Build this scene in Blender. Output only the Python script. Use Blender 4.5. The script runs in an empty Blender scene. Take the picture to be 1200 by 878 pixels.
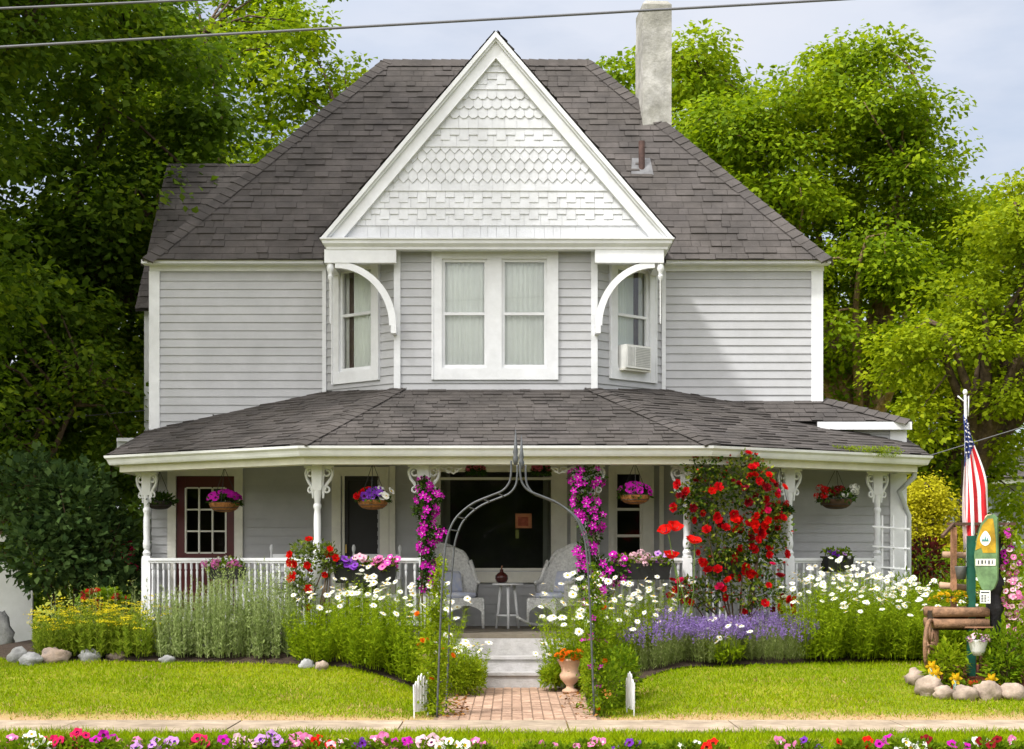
import bpy, bmesh, math, random
import numpy as np
from mathutils import Vector, Matrix, noise as mnoise

random.seed(11)
rng = np.random.default_rng(11)
scene = bpy.context.scene
COL = scene.collection
F = 1850.0                      # focal length in pixels of the 1200 px wide photograph
EYE = 1.5
PI = math.pi
def PX(px, D): return (px - 600.0) * D / F
def PZ(py, D): return EYE + (657.0 - py) * D / F
def P3(px, py, D): return Vector((PX(px, D), D, PZ(py, D)))
def clamp(t, a=0.0, b=1.0): return max(a, min(b, t))
def smooth(t):
    t = clamp(t); return t * t * (3 - 2 * t)

def gz(x, y):
    """height of the lawn"""
    t = clamp((y - 14.75) / 4.0)
    s = smooth(t) * .5 + t * .5
    return .3 * s * smooth((abs(x - .06) - .75) / 1.2)

# ------------------------------------------------------------------ materials
_mats = {}
def _nt(name):
    m = bpy.data.materials.new(name); m.use_nodes = True
    nt = m.node_tree; nt.nodes.clear()
    out = nt.nodes.new('ShaderNodeOutputMaterial')
    return m, nt, out
def _n(nt, typ, **kw):
    n = nt.nodes.new(typ)
    for k, v in kw.items(): setattr(n, k, v)
    return n
def rgba(c): return (c[0], c[1], c[2], 1.0)

def mat(name, col, rough=.6, var=.15, scale=6., bump=0., bscale=60., metal=0., island=0., col2=None, stain=0., coat=0., spec=.4):
    """plain surface: base colour broken up by two noises, an optional per-piece shift, stains and bump"""
    if name in _mats: return _mats[name]
    m, nt, out = _nt(name)
    L = nt.links.new
    b = _n(nt, 'ShaderNodeBsdfPrincipled')
    tc = _n(nt, 'ShaderNodeTexCoord')
    nz = _n(nt, 'ShaderNodeTexNoise'); nz.inputs['Scale'].default_value = scale; nz.inputs['Detail'].default_value = 6; nz.inputs['Roughness'].default_value = .65
    L(tc.outputs['Object'], nz.inputs['Vector'])
    ramp = _n(nt, 'ShaderNodeValToRGB')
    c2 = col2 if col2 else tuple(max(0, c * (1 - var * 1.6)) for c in col)
    c1 = tuple(min(1, c * (1 + var * .7)) for c in col)
    ramp.color_ramp.elements[0].position = .32; ramp.color_ramp.elements[0].color = rgba(c2)
    ramp.color_ramp.elements[1].position = .66; ramp.color_ramp.elements[1].color = rgba(c1)
    L(nz.outputs['Fac'], ramp.inputs['Fac'])
    cur = ramp.outputs['Color']
    if stain:
        n2 = _n(nt, 'ShaderNodeTexNoise'); n2.inputs['Scale'].default_value = 1.3; n2.inputs['Detail'].default_value = 9; n2.inputs['Roughness'].default_value = .75
        L(tc.outputs['Object'], n2.inputs['Vector'])
        r2 = _n(nt, 'ShaderNodeValToRGB'); r2.color_ramp.elements[0].position = .42; r2.color_ramp.elements[1].position = .62
        r2.color_ramp.elements[0].color = (1 - stain, 1 - stain, 1 - stain * 1.1, 1); r2.color_ramp.elements[1].color = (1, 1, 1, 1)
        L(n2.outputs['Fac'], r2.inputs['Fac'])
        mx = _n(nt, 'ShaderNodeMixRGB', blend_type='MULTIPLY'); mx.inputs[0].default_value = 1
        L(cur, mx.inputs[1]); L(r2.outputs['Color'], mx.inputs[2]); cur = mx.outputs['Color']
    if island:
        g = _n(nt, 'ShaderNodeNewGeometry')
        mr = _n(nt, 'ShaderNodeMapRange'); mr.inputs[3].default_value = 1 - island; mr.inputs[4].default_value = 1 + island
        L(g.outputs['Random Per Island'], mr.inputs[0])
        mx = _n(nt, 'ShaderNodeMixRGB', blend_type='MULTIPLY'); mx.inputs[0].default_value = 1
        L(cur, mx.inputs[1]); L(mr.outputs[0], mx.inputs[2]); cur = mx.outputs['Color']
    L(cur, b.inputs['Base Color'])
    b.inputs['Roughness'].default_value = rough; b.inputs['Metallic'].default_value = metal
    b.inputs['Specular IOR Level'].default_value = spec
    if coat: b.inputs['Coat Weight'].default_value = coat
    if bump:
        nb = _n(nt, 'ShaderNodeTexNoise'); nb.inputs['Scale'].default_value = bscale; nb.inputs['Detail'].default_value = 5
        L(tc.outputs['Object'], nb.inputs['Vector'])
        bp = _n(nt, 'ShaderNodeBump'); bp.inputs['Strength'].default_value = bump; bp.inputs['Distance'].default_value = .02
        L(nb.outputs['Fac'], bp.inputs['Height']); L(bp.outputs['Normal'], b.inputs['Normal'])
    L(b.outputs[0], out.inputs[0])
    _mats[name] = m
    return m

def leafmat(name, cols, transl=.35, rough=.45, tcol=None, patch=0.):
    """leaves and petals: colour picked per leaf, some light let through"""
    if name in _mats: return _mats[name]
    m, nt, out = _nt(name); L = nt.links.new
    g = _n(nt, 'ShaderNodeNewGeometry')
    r = _n(nt, 'ShaderNodeValToRGB')
    el = r.color_ramp.elements
    n = len(cols)
    while len(el) < n: el.new(.5)
    for i, c in enumerate(cols):
        el[i].position = i / max(1, n - 1); el[i].color = rgba(c)
    fac = g.outputs['Random Per Island']
    if patch:
        tc = _n(nt, 'ShaderNodeTexCoord'); nz = _n(nt, 'ShaderNodeTexNoise'); nz.inputs['Scale'].default_value = .55; nz.inputs['Detail'].default_value = 3
        L(tc.outputs['Object'], nz.inputs['Vector'])
        mr = _n(nt, 'ShaderNodeMapRange'); mr.inputs[1].default_value = .3; mr.inputs[2].default_value = .7
        L(nz.outputs['Fac'], mr.inputs[0])
        mx = _n(nt, 'ShaderNodeMix'); mx.inputs[0].default_value = patch
        L(fac, mx.inputs[2]); L(mr.outputs[0], mx.inputs[3]); fac = mx.outputs[0]
    L(fac, r.inputs['Fac'])
    b = _n(nt, 'ShaderNodeBsdfPrincipled'); b.inputs['Roughness'].default_value = rough; b.inputs['Specular IOR Level'].default_value = .04
    L(r.outputs['Color'], b.inputs['Base Color'])
    if transl:
        t = _n(nt, 'ShaderNodeBsdfTranslucent')
        if tcol:
            mx = _n(nt, 'ShaderNodeMixRGB', blend_type='MULTIPLY'); mx.inputs[0].default_value = 1; mx.inputs[2].default_value = rgba(tcol)
            L(r.outputs['Color'], mx.inputs[1]); L(mx.outputs[0], t.inputs[0])
        else: L(r.outputs['Color'], t.inputs[0])
        ms = _n(nt, 'ShaderNodeMixShader'); ms.inputs[0].default_value = transl
        L(b.outputs[0], ms.inputs[1]); L(t.outputs[0], ms.inputs[2]); L(ms.outputs[0], out.inputs[0])
    else: L(b.outputs[0], out.inputs[0])
    _mats[name] = m
    return m

def glassmat(name, tint=(.9, .95, .93), refl=1.0):
    m, nt, out = _nt(name); L = nt.links.new
    fr = _n(nt, 'ShaderNodeFresnel'); fr.inputs['IOR'].default_value = 1.5
    ml = _n(nt, 'ShaderNodeMath', operation='MULTIPLY'); ml.inputs[1].default_value = refl; L(fr.outputs[0], ml.inputs[0])
    tr = _n(nt, 'ShaderNodeBsdfTransparent'); tr.inputs[0].default_value = rgba(tint)
    gl = _n(nt, 'ShaderNodeBsdfGlossy'); gl.inputs['Roughness'].default_value = .03
    ms = _n(nt, 'ShaderNodeMixShader')
    L(ml.outputs[0], ms.inputs[0]); L(tr.outputs[0], ms.inputs[1]); L(gl.outputs[0], ms.inputs[2]); L(ms.outputs[0], out.inputs[0])
    return m

# ------------------------------------------------------------------ objects
WOFF = {}
def link(o): COL.objects.link(o); return o
def tag(o, label=None, cat=None, group=None, kind=None):
    if label: o['label'] = label
    if cat: o['category'] = cat
    if group: o['group'] = group
    if kind: o['kind'] = kind
    return o
def thing(name, loc, label, cat, group=None):
    o = bpy.data.objects.new(name, None); link(o); o.empty_display_size = .1
    o.location = loc; WOFF[o.name] = Vector(loc)
    return tag(o, label, cat, group)
def attach(o, parent):
    if parent is not None:
        o.parent = parent; o.location = -WOFF[parent.name]
    WOFF[o.name] = Vector((0, 0, 0))
    return o
def copy_tree(o, parent=None, dat=True):
    c = o.copy(); COL.objects.link(c)
    c.parent = parent
    if parent is not None: c.matrix_parent_inverse.identity()
    WOFF[c.name] = Vector((0, 0, 0))
    for ch in list(o.children): copy_tree(ch, c)
    return c

class MB:
    def __init__(s): s.v = []; s.f = []; s.m = []; s.mi = 0
    def add(s, vs, fs):
        b = len(s.v); s.v.extend([tuple(v) for v in vs])
        for f in fs: s.f.append([b + i for i in f]); s.m.append(s.mi)
    BF = [(0, 3, 2, 1), (4, 5, 6, 7), (0, 1, 5, 4), (1, 2, 6, 5), (2, 3, 7, 6), (3, 0, 4, 7)]
    def box(s, x0, x1, y0, y1, z0, z1):
        s.add([(x0, y0, z0), (x1, y0, z0), (x1, y1, z0), (x0, y1, z0), (x0, y0, z1), (x1, y0, z1), (x1, y1, z1), (x0, y1, z1)], MB.BF)
    def obox(s, c, size, R=None):
        c = Vector(c); hx, hy, hz = size[0] / 2, size[1] / 2, size[2] / 2
        vs = [Vector((a * hx, b * hy, d * hz)) for d in (-1, 1) for a, b in ((-1, -1), (1, -1), (1, 1), (-1, 1))]
        s.add([c + (R @ v if R else v) for v in vs], MB.BF)
    def beam(s, p, q, w, h, up=(0, 0, 1)):
        p, q, up = Vector(p), Vector(q), Vector(up)
        d = (q - p).normalized(); a = d.cross(up)
        if a.length < 1e-4: a = d.cross(Vector((0, 1, 0)))
        a.normalize(); b = a.cross(d)
        vs = [o + a * (i * w / 2) + b * (j * h / 2) for o in (p, q) for i, j in ((-1, -1), (1, -1), (1, 1), (-1, 1))]
        s.add(vs, MB.BF)
    def tube(s, pts, r, n=8, cap=True):
        pts = [Vector(p) for p in pts]; k = len(pts)
        rs = list(r) if hasattr(r, '__len__') else [r] * k
        t0 = (pts[1] - pts[0]).normalized()
        a = t0.cross(Vector((0, 0, 1)))
        if a.length < .1: a = t0.cross(Vector((0, 1, 0)))
        a.normalize(); vs = []
        for i, p in enumerate(pts):
            t = (pts[min(i + 1, k - 1)] - pts[max(i - 1, 0)])
            if t.length < 1e-9: t = t0
            t.normalize(); a = (a - t * a.dot(t)).normalized(); b = t.cross(a)
            for j in range(n):
                w = 2 * PI * j / n
                vs.append(p + (a * math.cos(w) + b * math.sin(w)) * rs[i])
        fs = [(i * n + j, i * n + (j + 1) % n, (i + 1) * n + (j + 1) % n, (i + 1) * n + j) for i in range(k - 1) for j in range(n)]
        if cap: fs += [tuple(reversed(range(n))), tuple(range((k - 1) * n, k * n))]
        s.add(vs, fs)
    def lathe(s, c, prof, n=14, sq=False):
        c = Vector(c); vs = []; off = PI / 4 if sq else 0
        for r, z in prof:
            for j in range(n):
                w = 2 * PI * j / n + off
                vs.append(c + Vector((r * math.cos(w), r * math.sin(w), z)))
        k = len(prof)
        fs = [(i * n + j, i * n + (j + 1) % n, (i + 1) * n + (j + 1) % n, (i + 1) * n + j) for i in range(k - 1) for j in range(n)]
        fs += [tuple(reversed(range(n))), tuple(range((k - 1) * n, k * n))]
        s.add(vs, fs)
    def prism(s, pts, d):
        pts = [Vector(p) for p in pts]; d = Vector(d); n = len(pts)
        s.add(pts + [p + d for p in pts], [tuple(range(n)), tuple(reversed(range(n, 2 * n)))] + [(i, (i + 1) % n, n + (i + 1) % n, n + i) for i in range(n)])
    def poly(s, pts): s.add(pts, [tuple(range(len(pts)))])
    def ball(s, c, r, n=12, k=7, jit=0, seed=0):
        c = Vector(c); r = Vector(r) if hasattr(r, '__len__') else Vector((r, r, r)); vs = [c + Vector((0, 0, -r.z))]
        for i in range(1, k):
            ph = -PI / 2 + PI * i / k
            for j in range(n):
                w = 2 * PI * j / n
                d = Vector((math.cos(ph) * math.cos(w), math.cos(ph) * math.sin(w), math.sin(ph)))
                q = 1 + (jit * mnoise.noise(d * 1.7 + Vector((seed * 3.7, seed, 0))) + jit * .4 * mnoise.noise(d * 4 + Vector((seed, 9, seed))) if jit else 0)
                vs.append(c + Vector((d.x * r.x, d.y * r.y, d.z * r.z)) * q)
        vs.append(c + Vector((0, 0, r.z))); e = len(vs) - 1
        fs = [(0, 1 + (j + 1) % n, 1 + j) for j in range(n)]
        for i in range(k - 2):
            for j in range(n):
                a = 1 + i * n; fs.append((a + j, a + (j + 1) % n, a + n + (j + 1) % n, a + n + j))
        a = 1 + (k - 2) * n
        fs += [(a + j, a + (j + 1) % n, e) for j in range(n)]
        s.add(vs, fs)
    def build(s, name, mats, parent=None, smooth=False, sharp=None):
        me = bpy.data.meshes.new(name); me.from_pydata(s.v, [], s.f)
        mats = mats if isinstance(mats, (list, tuple)) else [mats]
        for m in mats: me.materials.append(m)
        if len(mats) > 1: me.polygons.foreach_set('material_index', s.m)
        if smooth:
            me.polygons.foreach_set('use_smooth', [True] * len(me.polygons))
            if sharp: me.set_sharp_from_angle(angle=math.radians(sharp))
        me.update()
        o = bpy.data.objects.new(name, me); link(o)
        return attach(o, parent)

class NM:
    """numpy triangle mesh for leaves, blades and petals"""
    def __init__(s): s.V = []; s.T = []; s.M = []; s.n = 0
    def add(s, V, T, mi=0):
        s.V.append(V); s.T.append(T + s.n); s.M.append(np.full(len(T), mi, np.int32)); s.n += len(V)
    def leaves(s, Pn, T, L, W, fold=.25, up=None, mi=0):
        """diamond leaves folded along the midrib: base Pn, direction T"""
        N = len(Pn)
        if N == 0: return
        T = T / (np.linalg.norm(T, axis=1, keepdims=True) + 1e-9)
        if up is None: up = np.tile(np.array([[0, 0, 1.]]), (N, 1)) + rng.normal(0, .45, (N, 3))
        S = np.cross(T, up); S /= (np.linalg.norm(S, axis=1, keepdims=True) + 1e-9)
        U = np.cross(S, T)
        L = np.broadcast_to(np.asarray(L, float), (N,))[:, None]; W = np.broadcast_to(np.asarray(W, float), (N,))[:, None]
        a = Pn; c = Pn + T * L
        b = Pn + T * L * .45 + S * W * .5 + U * W * fold; d = Pn + T * L * .45 - S * W * .5 + U * W * fold
        V = np.stack([a, b, c, d], 1).reshape(-1, 3)
        i = np.arange(N)[:, None] * 4
        T_ = np.concatenate([i + np.array([[0, 1, 2]]), i + np.array([[0, 2, 3]])], 1).reshape(-1, 3)
        s.add(V, T_, mi)
    def blades(s, Pn, T, L, W, bend, mi=0):
        """grass-like blades of two segments"""
        N = len(Pn)
        if N == 0: return
        T = T / np.linalg.norm(T, axis=1, keepdims=True)
        S = np.cross(T, rng.normal(0, 1, (N, 3))); S /= (np.linalg.norm(S, axis=1, keepdims=True) + 1e-9)
        L = np.broadcast_to(np.asarray(L, float), (N,))[:, None]; W = np.broadcast_to(np.asarray(W, float), (N,))[:, None]
        B = np.asarray(bend)
        m = Pn + T * L * .55 + B * .3; e = Pn + T * L + B
        V = np.stack([Pn - S * W * .5, Pn + S * W * .5, m + S * W * .4, m - S * W * .4, e], 1).reshape(-1, 3)
        i = np.arange(N)[:, None] * 5
        T_ = np.concatenate([i + np.array([[0, 1, 2]]), i + np.array([[0, 2, 3]]), i + np.array([[3, 2, 4]])], 1).reshape(-1, 3)
        s.add(V, T_, mi)
    def build(s, name, mats, parent=None):
        V = np.concatenate(s.V).astype(np.float32); T = np.concatenate(s.T).astype(np.int32); Mi = np.concatenate(s.M)
        me = bpy.data.meshes.new(name)
        me.vertices.add(len(V)); me.vertices.foreach_set('co', V.ravel())
        me.loops.add(T.size); me.loops.foreach_set('vertex_index', T.ravel())
        me.polygons.add(len(T)); me.polygons.foreach_set('loop_start', np.arange(0, T.size, 3, dtype=np.int32))
        mats = mats if isinstance(mats, (list, tuple)) else [mats]
        for m in mats: me.materials.append(m)
        me.polygons.foreach_set('material_index', Mi)
        me.update(calc_edges=True); me.validate()
        o = bpy.data.objects.new(name, me); link(o)
        return attach(o, parent)

def rand_dirs(n, zmin=-1.0):
    d = rng.normal(0, 1, (int(n * 3) + 20, 3)); d /= np.linalg.norm(d, axis=1, keepdims=True)
    d = d[d[:, 2] >= zmin]
    while len(d) < n: d = np.concatenate([d, d])
    return d[:n]

class Basis:
    """a wall: p origin (x,y), e along the wall, n outward"""
    def __init__(s, p0, p1):
        s.p = Vector((p0[0], p0[1], 0)); d = Vector((p1[0] - p0[0], p1[1] - p0[1], 0)); s.len = d.length
        s.e = d.normalized(); s.n = Vector((s.e.y, -s.e.x, 0))
    def w(s, u, z, o=0): return s.p + s.e * u + s.n * o + Vector((0, 0, z))
    def box(s, mb, u0, u1, z0, z1, o0, o1):
        c = [s.w(u, z, o) for z in (z0, z1) for u, o in ((u0, o1), (u1, o1), (u1, o0), (u0, o0))]
        mb.add(c, MB.BF)

def offset_path(path, d):
    """mitred parallel of a 2D polyline, d to its right"""
    pts = [Vector(p).to_2d() if len(p) > 2 else Vector(p) for p in path]; out = []
    for i, p in enumerate(pts):
        ns = []
        if i > 0: t = (p - pts[i - 1]).normalized(); ns.append(Vector((t.y, -t.x)))
        if i < len(pts) - 1: t = (pts[i + 1] - p).normalized(); ns.append(Vector((t.y, -t.x)))
        if len(ns) == 1: out.append(p + ns[0] * d)
        else:
            m = (ns[0] + ns[1]).normalized(); out.append(p + m * (d / max(.2, m.dot(ns[0]))))
    return out
def sweep(mb, path, prof, closed=True):
    """sweep profile [(out, z)] along a 2D path with mitred corners"""
    k = len(path); vs = []
    for o, z in prof:
        for q in offset_path(path, o): vs.append((q.x, q.y, z))
    n = len(prof); fs = []
    for i in range(n if closed else n - 1):
        j = (i + 1) % n
        for a in range(k - 1): fs.append((i * k + a, i * k + a + 1, j * k + a + 1, j * k + a))
    if closed: fs += [tuple(i * k for i in range(n)), tuple(i * k + k - 1 for i in reversed(range(n)))]
    mb.add(vs, fs)
# ================================================================== the house
WHITE = mat('white_paint', (.755, .765, .785), .45, .06, 3, .12, 90, stain=.10)
TRIMC = mat('cream_paint', (.78, .76, .68), .5, .06, 3, .1, 90, stain=.12)
SIDING = mat('grey_vinyl_siding', (.445, .448, .462), .5, .06, 2.2, .06, 70, island=.03, stain=.07)
GSHING = mat('white_wood_shingle', (.675, .685, .71), .55, .07, 5, .25, 60, island=.035, stain=.10)
ROOF = mat('asphalt_shingle', (.106, .094, .088), .92, .3, 2.2, .6, 300, island=.10, col2=(.082, .074, .071), stain=.22, spec=.2)
STUCCO = mat('rough_stucco', (.52, .505, .475), .9, .22, 3.5, .4, 26, stain=.42, spec=.2)
DARKIN = mat('dark_room', (.16, .16, .15), .9, .1)
MAROON = mat('maroon_door_paint', (.085, .012, .014), .35, .12)
SCREEN = mat('dark_screen', (.018, .017, .017), .5, .1)
FLOORP = mat('porch_floor_paint', (.20, .17, .13), .55, .2, 4, stain=.2)
CEILP = mat('porch_ceiling_paint', (.34, .32, .27), .6, .08)
CONC = mat('painted_concrete', (.55, .53, .535), .7, .12, 5, .3, 50, stain=.28)
CURT = mat('pale_window_shade', (.83, .86, .82), .8, .05, 2)
CURT2 = mat('white_curtain_and_reflection', (.74, .74, .70), .8, .05, 2)
RUST = mat('rusty_pipe', (.10, .055, .045), .7, .3, 10)
ZINC = mat('grey_flashing', (.17, .17, .175), .6, .25, 6)
DRAPE = mat('brown_drape', (.16, .12, .10), .9, .2)
GLASS = glassmat('window_glass', (.98, 1, .99), 2.0)
DGLASS = glassmat('dark_window_glass', (.55, .57, .55), .8)

house = thing('house', (-.3, 21.6, .3), 'grey sided two storey house with steep front gable and wide white porch', 'house')
yW = 21.6
xl, xr = -4.93, 4.22
zW0, zW1 = .55, 5.46
def part(name, mb, m, smooth=False, parent=None, sharp=None):
    return mb.build(name, m, parent or house, smooth, sharp)

def siding(mb, B, z0, z1, ex=.113, holes=(), u0=0., u1=None):
    u1 = B.len if u1 is None else u1
    k = 0; z = z0
    while z < z1 - .004:
        zt = min(z + ex, z1); zm = (z + zt) / 2
        iv = [(u0, u1)]
        for a, b, c, d in holes:
            if c < zm < d:
                nv = []
                for p, q in iv:
                    if b <= p or a >= q: nv.append((p, q)); continue
                    if a > p: nv.append((p, a))
                    if b < q: nv.append((b, q))
                iv = nv
        ot = .020 - .015 * (zt - z) / ex
        cut = []
        for p, q in iv:
            s0 = p
            while q - s0 > 3.9:
                e0 = s0 + random.uniform(1.3, 3.6)
                if q - e0 < .4: break
                cut.append((s0, e0 - .0015)); s0 = e0 + .0015
            cut.append((s0, q))
        for p, q in cut:
            mb.add([B.w(p, z, .020), B.w(q, z, .020), B.w(q, zt, ot), B.w(p, zt, ot), B.w(p, z, 0), B.w(q, z, 0)],
                   [(0, 1, 2, 3), (4, 5, 1, 0)])
        z += ex; k += 1

def window(name, B, u0, u1, z0, z1, units, cas_o=.045, curtain=None, glass=GLASS, m=WHITE, sillw=.0, rails=True, recess=.55, label=None):
    """casing + per unit: sash, pane, curtain; units (ua, ub, za, zb, [rail heights])"""
    mb = MB()
    us = sorted(units)
    ztop = max(u[3] for u in us); zbot = min(u[2] for u in us)
    B.box(mb, u0, us[0][0], z0, z1, -.05, cas_o)
    B.box(mb, us[-1][1], u1, z0, z1, -.05, cas_o)
    B.box(mb, us[0][0], us[-1][1], ztop, z1, -.05, cas_o - .002)
    B.box(mb, us[0][0], us[-1][1], z0, zbot, -.05, cas_o - .002)
    for a, b in zip(us, us[1:]): B.box(mb, a[1], b[0], zbot, ztop, -.05, cas_o - .004)
    # thin outer back-band
    for (a, b, c, d) in ((u0 - .012, u0 + .012, z0, z1), (u1 - .012, u1 + .012, z0, z1), (u0 + .012, u1 - .012, z1 - .015, z1 + .012)):
        B.box(mb, a, b, c, d, .0, cas_o + .012)
    w = part(name, mb, m)
    if label: w['label'] = label
    if sillw:
        ms = MB(); B.box(ms, u0 - .02, u1 + .02, z0 - .03, z0 + .012, .0, cas_o + sillw); part('sill', ms, m, parent=w)
    for ua, ub, za, zb, rl in us:
        ms = MB(); t = .038
        B.box(ms, ua, ua + t, za, zb, -.04, .008); B.box(ms, ub - t, ub, za, zb, -.04, .008)
        B.box(ms, ua + t, ub - t, zb - t, zb, -.04, .006); B.box(ms, ua + t, ub - t, za, za + t * 1.3, -.04, .006)
        for r in rl: B.box(ms, ua + t, ub - t, r - .018, r + .018, -.042, .012)
        part('sash', ms, m, parent=w)
        mp = MB(); mp.poly([B.w(ua + .01, za + .01, -.028), B.w(ub - .01, za + .01, -.028), B.w(ub - .01, zb - .01, -.028), B.w(ua + .01, zb - .01, -.028)])
        part('pane', mp, glass, parent=w)
        for cm, (c0, c1), cd in (curtain or ()):
            mc = MB(); n = 30; H = zb - za; ca = ua + (ub - ua) * c0; cb = ua + (ub - ua) * c1
            vs = []
            for i in range(n + 1):
                u = ca + (cb - ca) * i / n
                o = -cd - .016 * math.sin(i * 1.9 + ua * 7) - .009 * math.sin(i * 4.1 + ua * 3)
                vs += [B.w(u, za, o), B.w(u, zb, o)]
            mc.add(vs, [(2 * i, 2 * i + 2, 2 * i + 3, 2 * i + 1) for i in range(n)])
            part('curtain', mc, cm, True, parent=w)
    mr = MB(); a, b = us[0][0] - .02, us[-1][1] + .02; c, d = zbot - .02, ztop + .02
    q = [B.w(a, c, -.05), B.w(b, c, -.05), B.w(b, d, -.05), B.w(a, d, -.05), B.w(a, c, -recess), B.w(b, c, -recess), B.w(b, d, -recess), B.w(a, d, -recess)]
    mr.add(q, [(4, 5, 6, 7), (0, 1, 5, 4), (1, 2, 6, 5), (2, 3, 7, 6), (3, 0, 4, 7)])
    part('window_recess', mr, DARKIN, parent=w)
    return w

def plane_of(poly):
    p = [Vector(q) for q in poly]; n = (p[1] - p[0]).cross(p[2] - p[0]).normalized()
    if n.z < 0: n = -n
    return p[0], n
def shingles(name, poly, parent, m=None, ex=.14, wmin=.12, wmax=.30, under=True):
    """one slope of a roof: overlapping courses of tabs, cut to the polygon"""
    o, n = plane_of(poly); e = Vector((0, 0, 1)).cross(n).normalized(); s = n.cross(e)
    if s.z < 0: s = -s; e = -e
    pts = [Vector(p) for p in poly]; uv = [((p - o).dot(e), (p - o).dot(s)) for p in pts]
    u0, u1 = min(a for a, b in uv), max(a for a, b in uv); v0, v1 = min(b for a, b in uv), max(b for a, b in uv)
    mb = MB(); v = v0 - .02
    def W(u, v, h): return o + e * u + s * v + n * h
    while v < v1:
        u = u0 - random.random() * .4
        while u < u1:
            w = random.uniform(wmin, wmax); th = random.choice((.010, .011, .012, .013, .022, .025)); vb = v + random.choice((0, 0, .003))
            vt = v + ex + .03; g = .003
            c = [W(u + g, vb, th), W(u + w - g, vb, th), W(u + w - g, vt, .004), W(u + g, vt, .004), W(u + g, vb, 0), W(u + w - g, vb, 0)]
            mb.add(c, [(0, 1, 2, 3), (4, 5, 1, 0), (0, 3, 4), (1, 5, 2)])
            u += w
        v += ex
    bm = bmesh.new(); me = bpy.data.meshes.new(name); me.from_pydata(mb.v, [], mb.f); bm.from_mesh(me)
    cen = sum(pts, Vector()) / len(pts)
    for a, b in zip(pts, pts[1:] + pts[:1]):
        pn = (b - a).cross(n).normalized()
        if pn.dot(cen - a) > 0: pn = -pn
        bmesh.ops.bisect_plane(bm, geom=bm.verts[:] + bm.edges[:] + bm.faces[:], plane_co=a, plane_no=pn, clear_outer=True)
    if under:
        f = bm.faces.new([bm.verts.new(p - n * .004) for p in pts])
        f2 = bm.faces.new([bm.verts.new(p - n * .05) for p in pts])
    bm.to_mesh(me); bm.free(); me.materials.append(m or ROOF)
    ob = bpy.data.objects.new(name, me); link(ob); return attach(ob, parent)
def hipcaps(name, p, q, na, nb, parent, step=.15, w=.16):
    """folded cap tabs along a hip or ridge between slopes with normals na, nb"""
    p, q = Vector(p), Vector(q); d = (q - p).normalized(); L = (q - p).length; mb = MB()
    a = na.cross(d).normalized(); b = nb.cross(d).normalized()
    if a.dot(nb) > 0: a = -a
    if b.dot(na) > 0: b = -b
    up = (na + nb).normalized(); t = 0
    while t < L:
        t2 = min(L, t + step + .05); h = random.uniform(.034, .042)
        r = [p + d * t + up * h, p + d * t + a * w + na * (h - .008), p + d * t + b * w + nb * (h - .008), p + d * t2 + up * .024, p + d * t2 + a * w + na * .018, p + d * t2 + b * w + nb * .018]
        r += [p + d * t + a * w, p + d * t, p + d * t + b * w]
        mb.add(r, [(0, 1, 4, 3), (0, 3, 5, 2), (1, 0, 7, 6), (0, 2, 8, 7)])
        t += step
    return mb.build(name, ROOF, parent)

# ---------------------------------------------------------------- walls
Bf = Basis((xl, yW), (xr, yW))
u = lambda X: X - xl
# lower holes
LH = [(u(-4.60), u(-3.78), .5, 2.68), (u(-2.29), u(-1.84), .5, 2.70), (u(-1.03), u(.585), 1.33, 2.74), (u(1.40), u(1.79), 1.42, 2.72)]
mb = MB(); siding(mb, Bf, .55, 2.80, .117, LH, 0, u(2.9)); part('porch_wall', mb, SIDING)
mb = MB(); siding(mb, Bf, 2.95, 5.46, .113, (), 0, u(-2.5)); part('upper_wall', mb, SIDING); mb = MB(); siding(mb, Bf, 3.2, 5.46, .113, (), u(2.0), u(xr)); part('upper_wall', mb, SIDING)
# side walls and back (lap siding on the sides)
mb = MB(); Bl = Basis((xl, 27.2), (xl, yW)); siding(mb, Bl, .3, 5.46); Br = Basis((xr, yW), (xr, 27.2)); siding(mb, Br, .3, 5.46)
Bb = Basis((xr, 27.2), (xl, 27.2)); siding(mb, Bb, .3, 5.46); part('side_wall', mb, SIDING)
# corner boards
for X0, X1 in ((xl - .03, xl + .115), (xr - .13, xr + .03)):
    mb = MB(); mb.box(X0, X1, yW - .035, yW + .13, 2.6, 5.455); part('corner_board', mb, WHITE)
mb = MB(); mb.box(xl - .02, PX(381, 21.57), yW - .045, yW, 5.455, 5.57); mb.box(PX(779, 21.57), xr + .04, yW - .045, yW, 5.455, 5.57)
mb.box(xl - .09, PX(381, 21.57), yW - .23, yW - .04, 5.525, 5.575); mb.box(PX(779, 21.57), xr + .10, yW - .23, yW - .04, 5.525, 5.575)
part('frieze', mb, WHITE)

# bay
b0, b1, b2, b3 = (-2.569, 21.6), (-1.511, 20.7), (1.085, 20.7), (2.078, 21.6)
BL, BC, BR = Basis(b0, b1), Basis(b1, b2), Basis(b2, b3)
uc = lambda X: X - b1[0]
HC = [(uc(-1.0), uc(.56), 3.95, 5.5)]
mb = MB(); siding(mb, BC, 3.60, 5.62, .113, HC); siding(mb, BL, 3.60, 5.62, .113, [(.27, 1.02, 3.95, 5.5)]); siding(mb, BR, 3.60, 5.62, .113, [(.33, 1.08, 3.95, 5.5)])
part('bay_wall', mb, SIDING)
for q0, q1 in ((-.035, .05), (BC.len - .05, BC.len + .035)):
    mb = MB(); BC.box(mb, q0, q1, 3.55, 5.60, -.02, .045); part('bay_corner_board', mb, WHITE)
for q0, q1 in ((b0[0] - .02, b0[0] + .035), (b3[0] - .035, b3[0] + .02)):
    mb = MB(); mb.box(q0, q1, 21.53, 21.6, 3.45, 5.56); part('bay_corner_board', mb, WHITE)
zs0 = PZ(445, 20.66)
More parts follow.
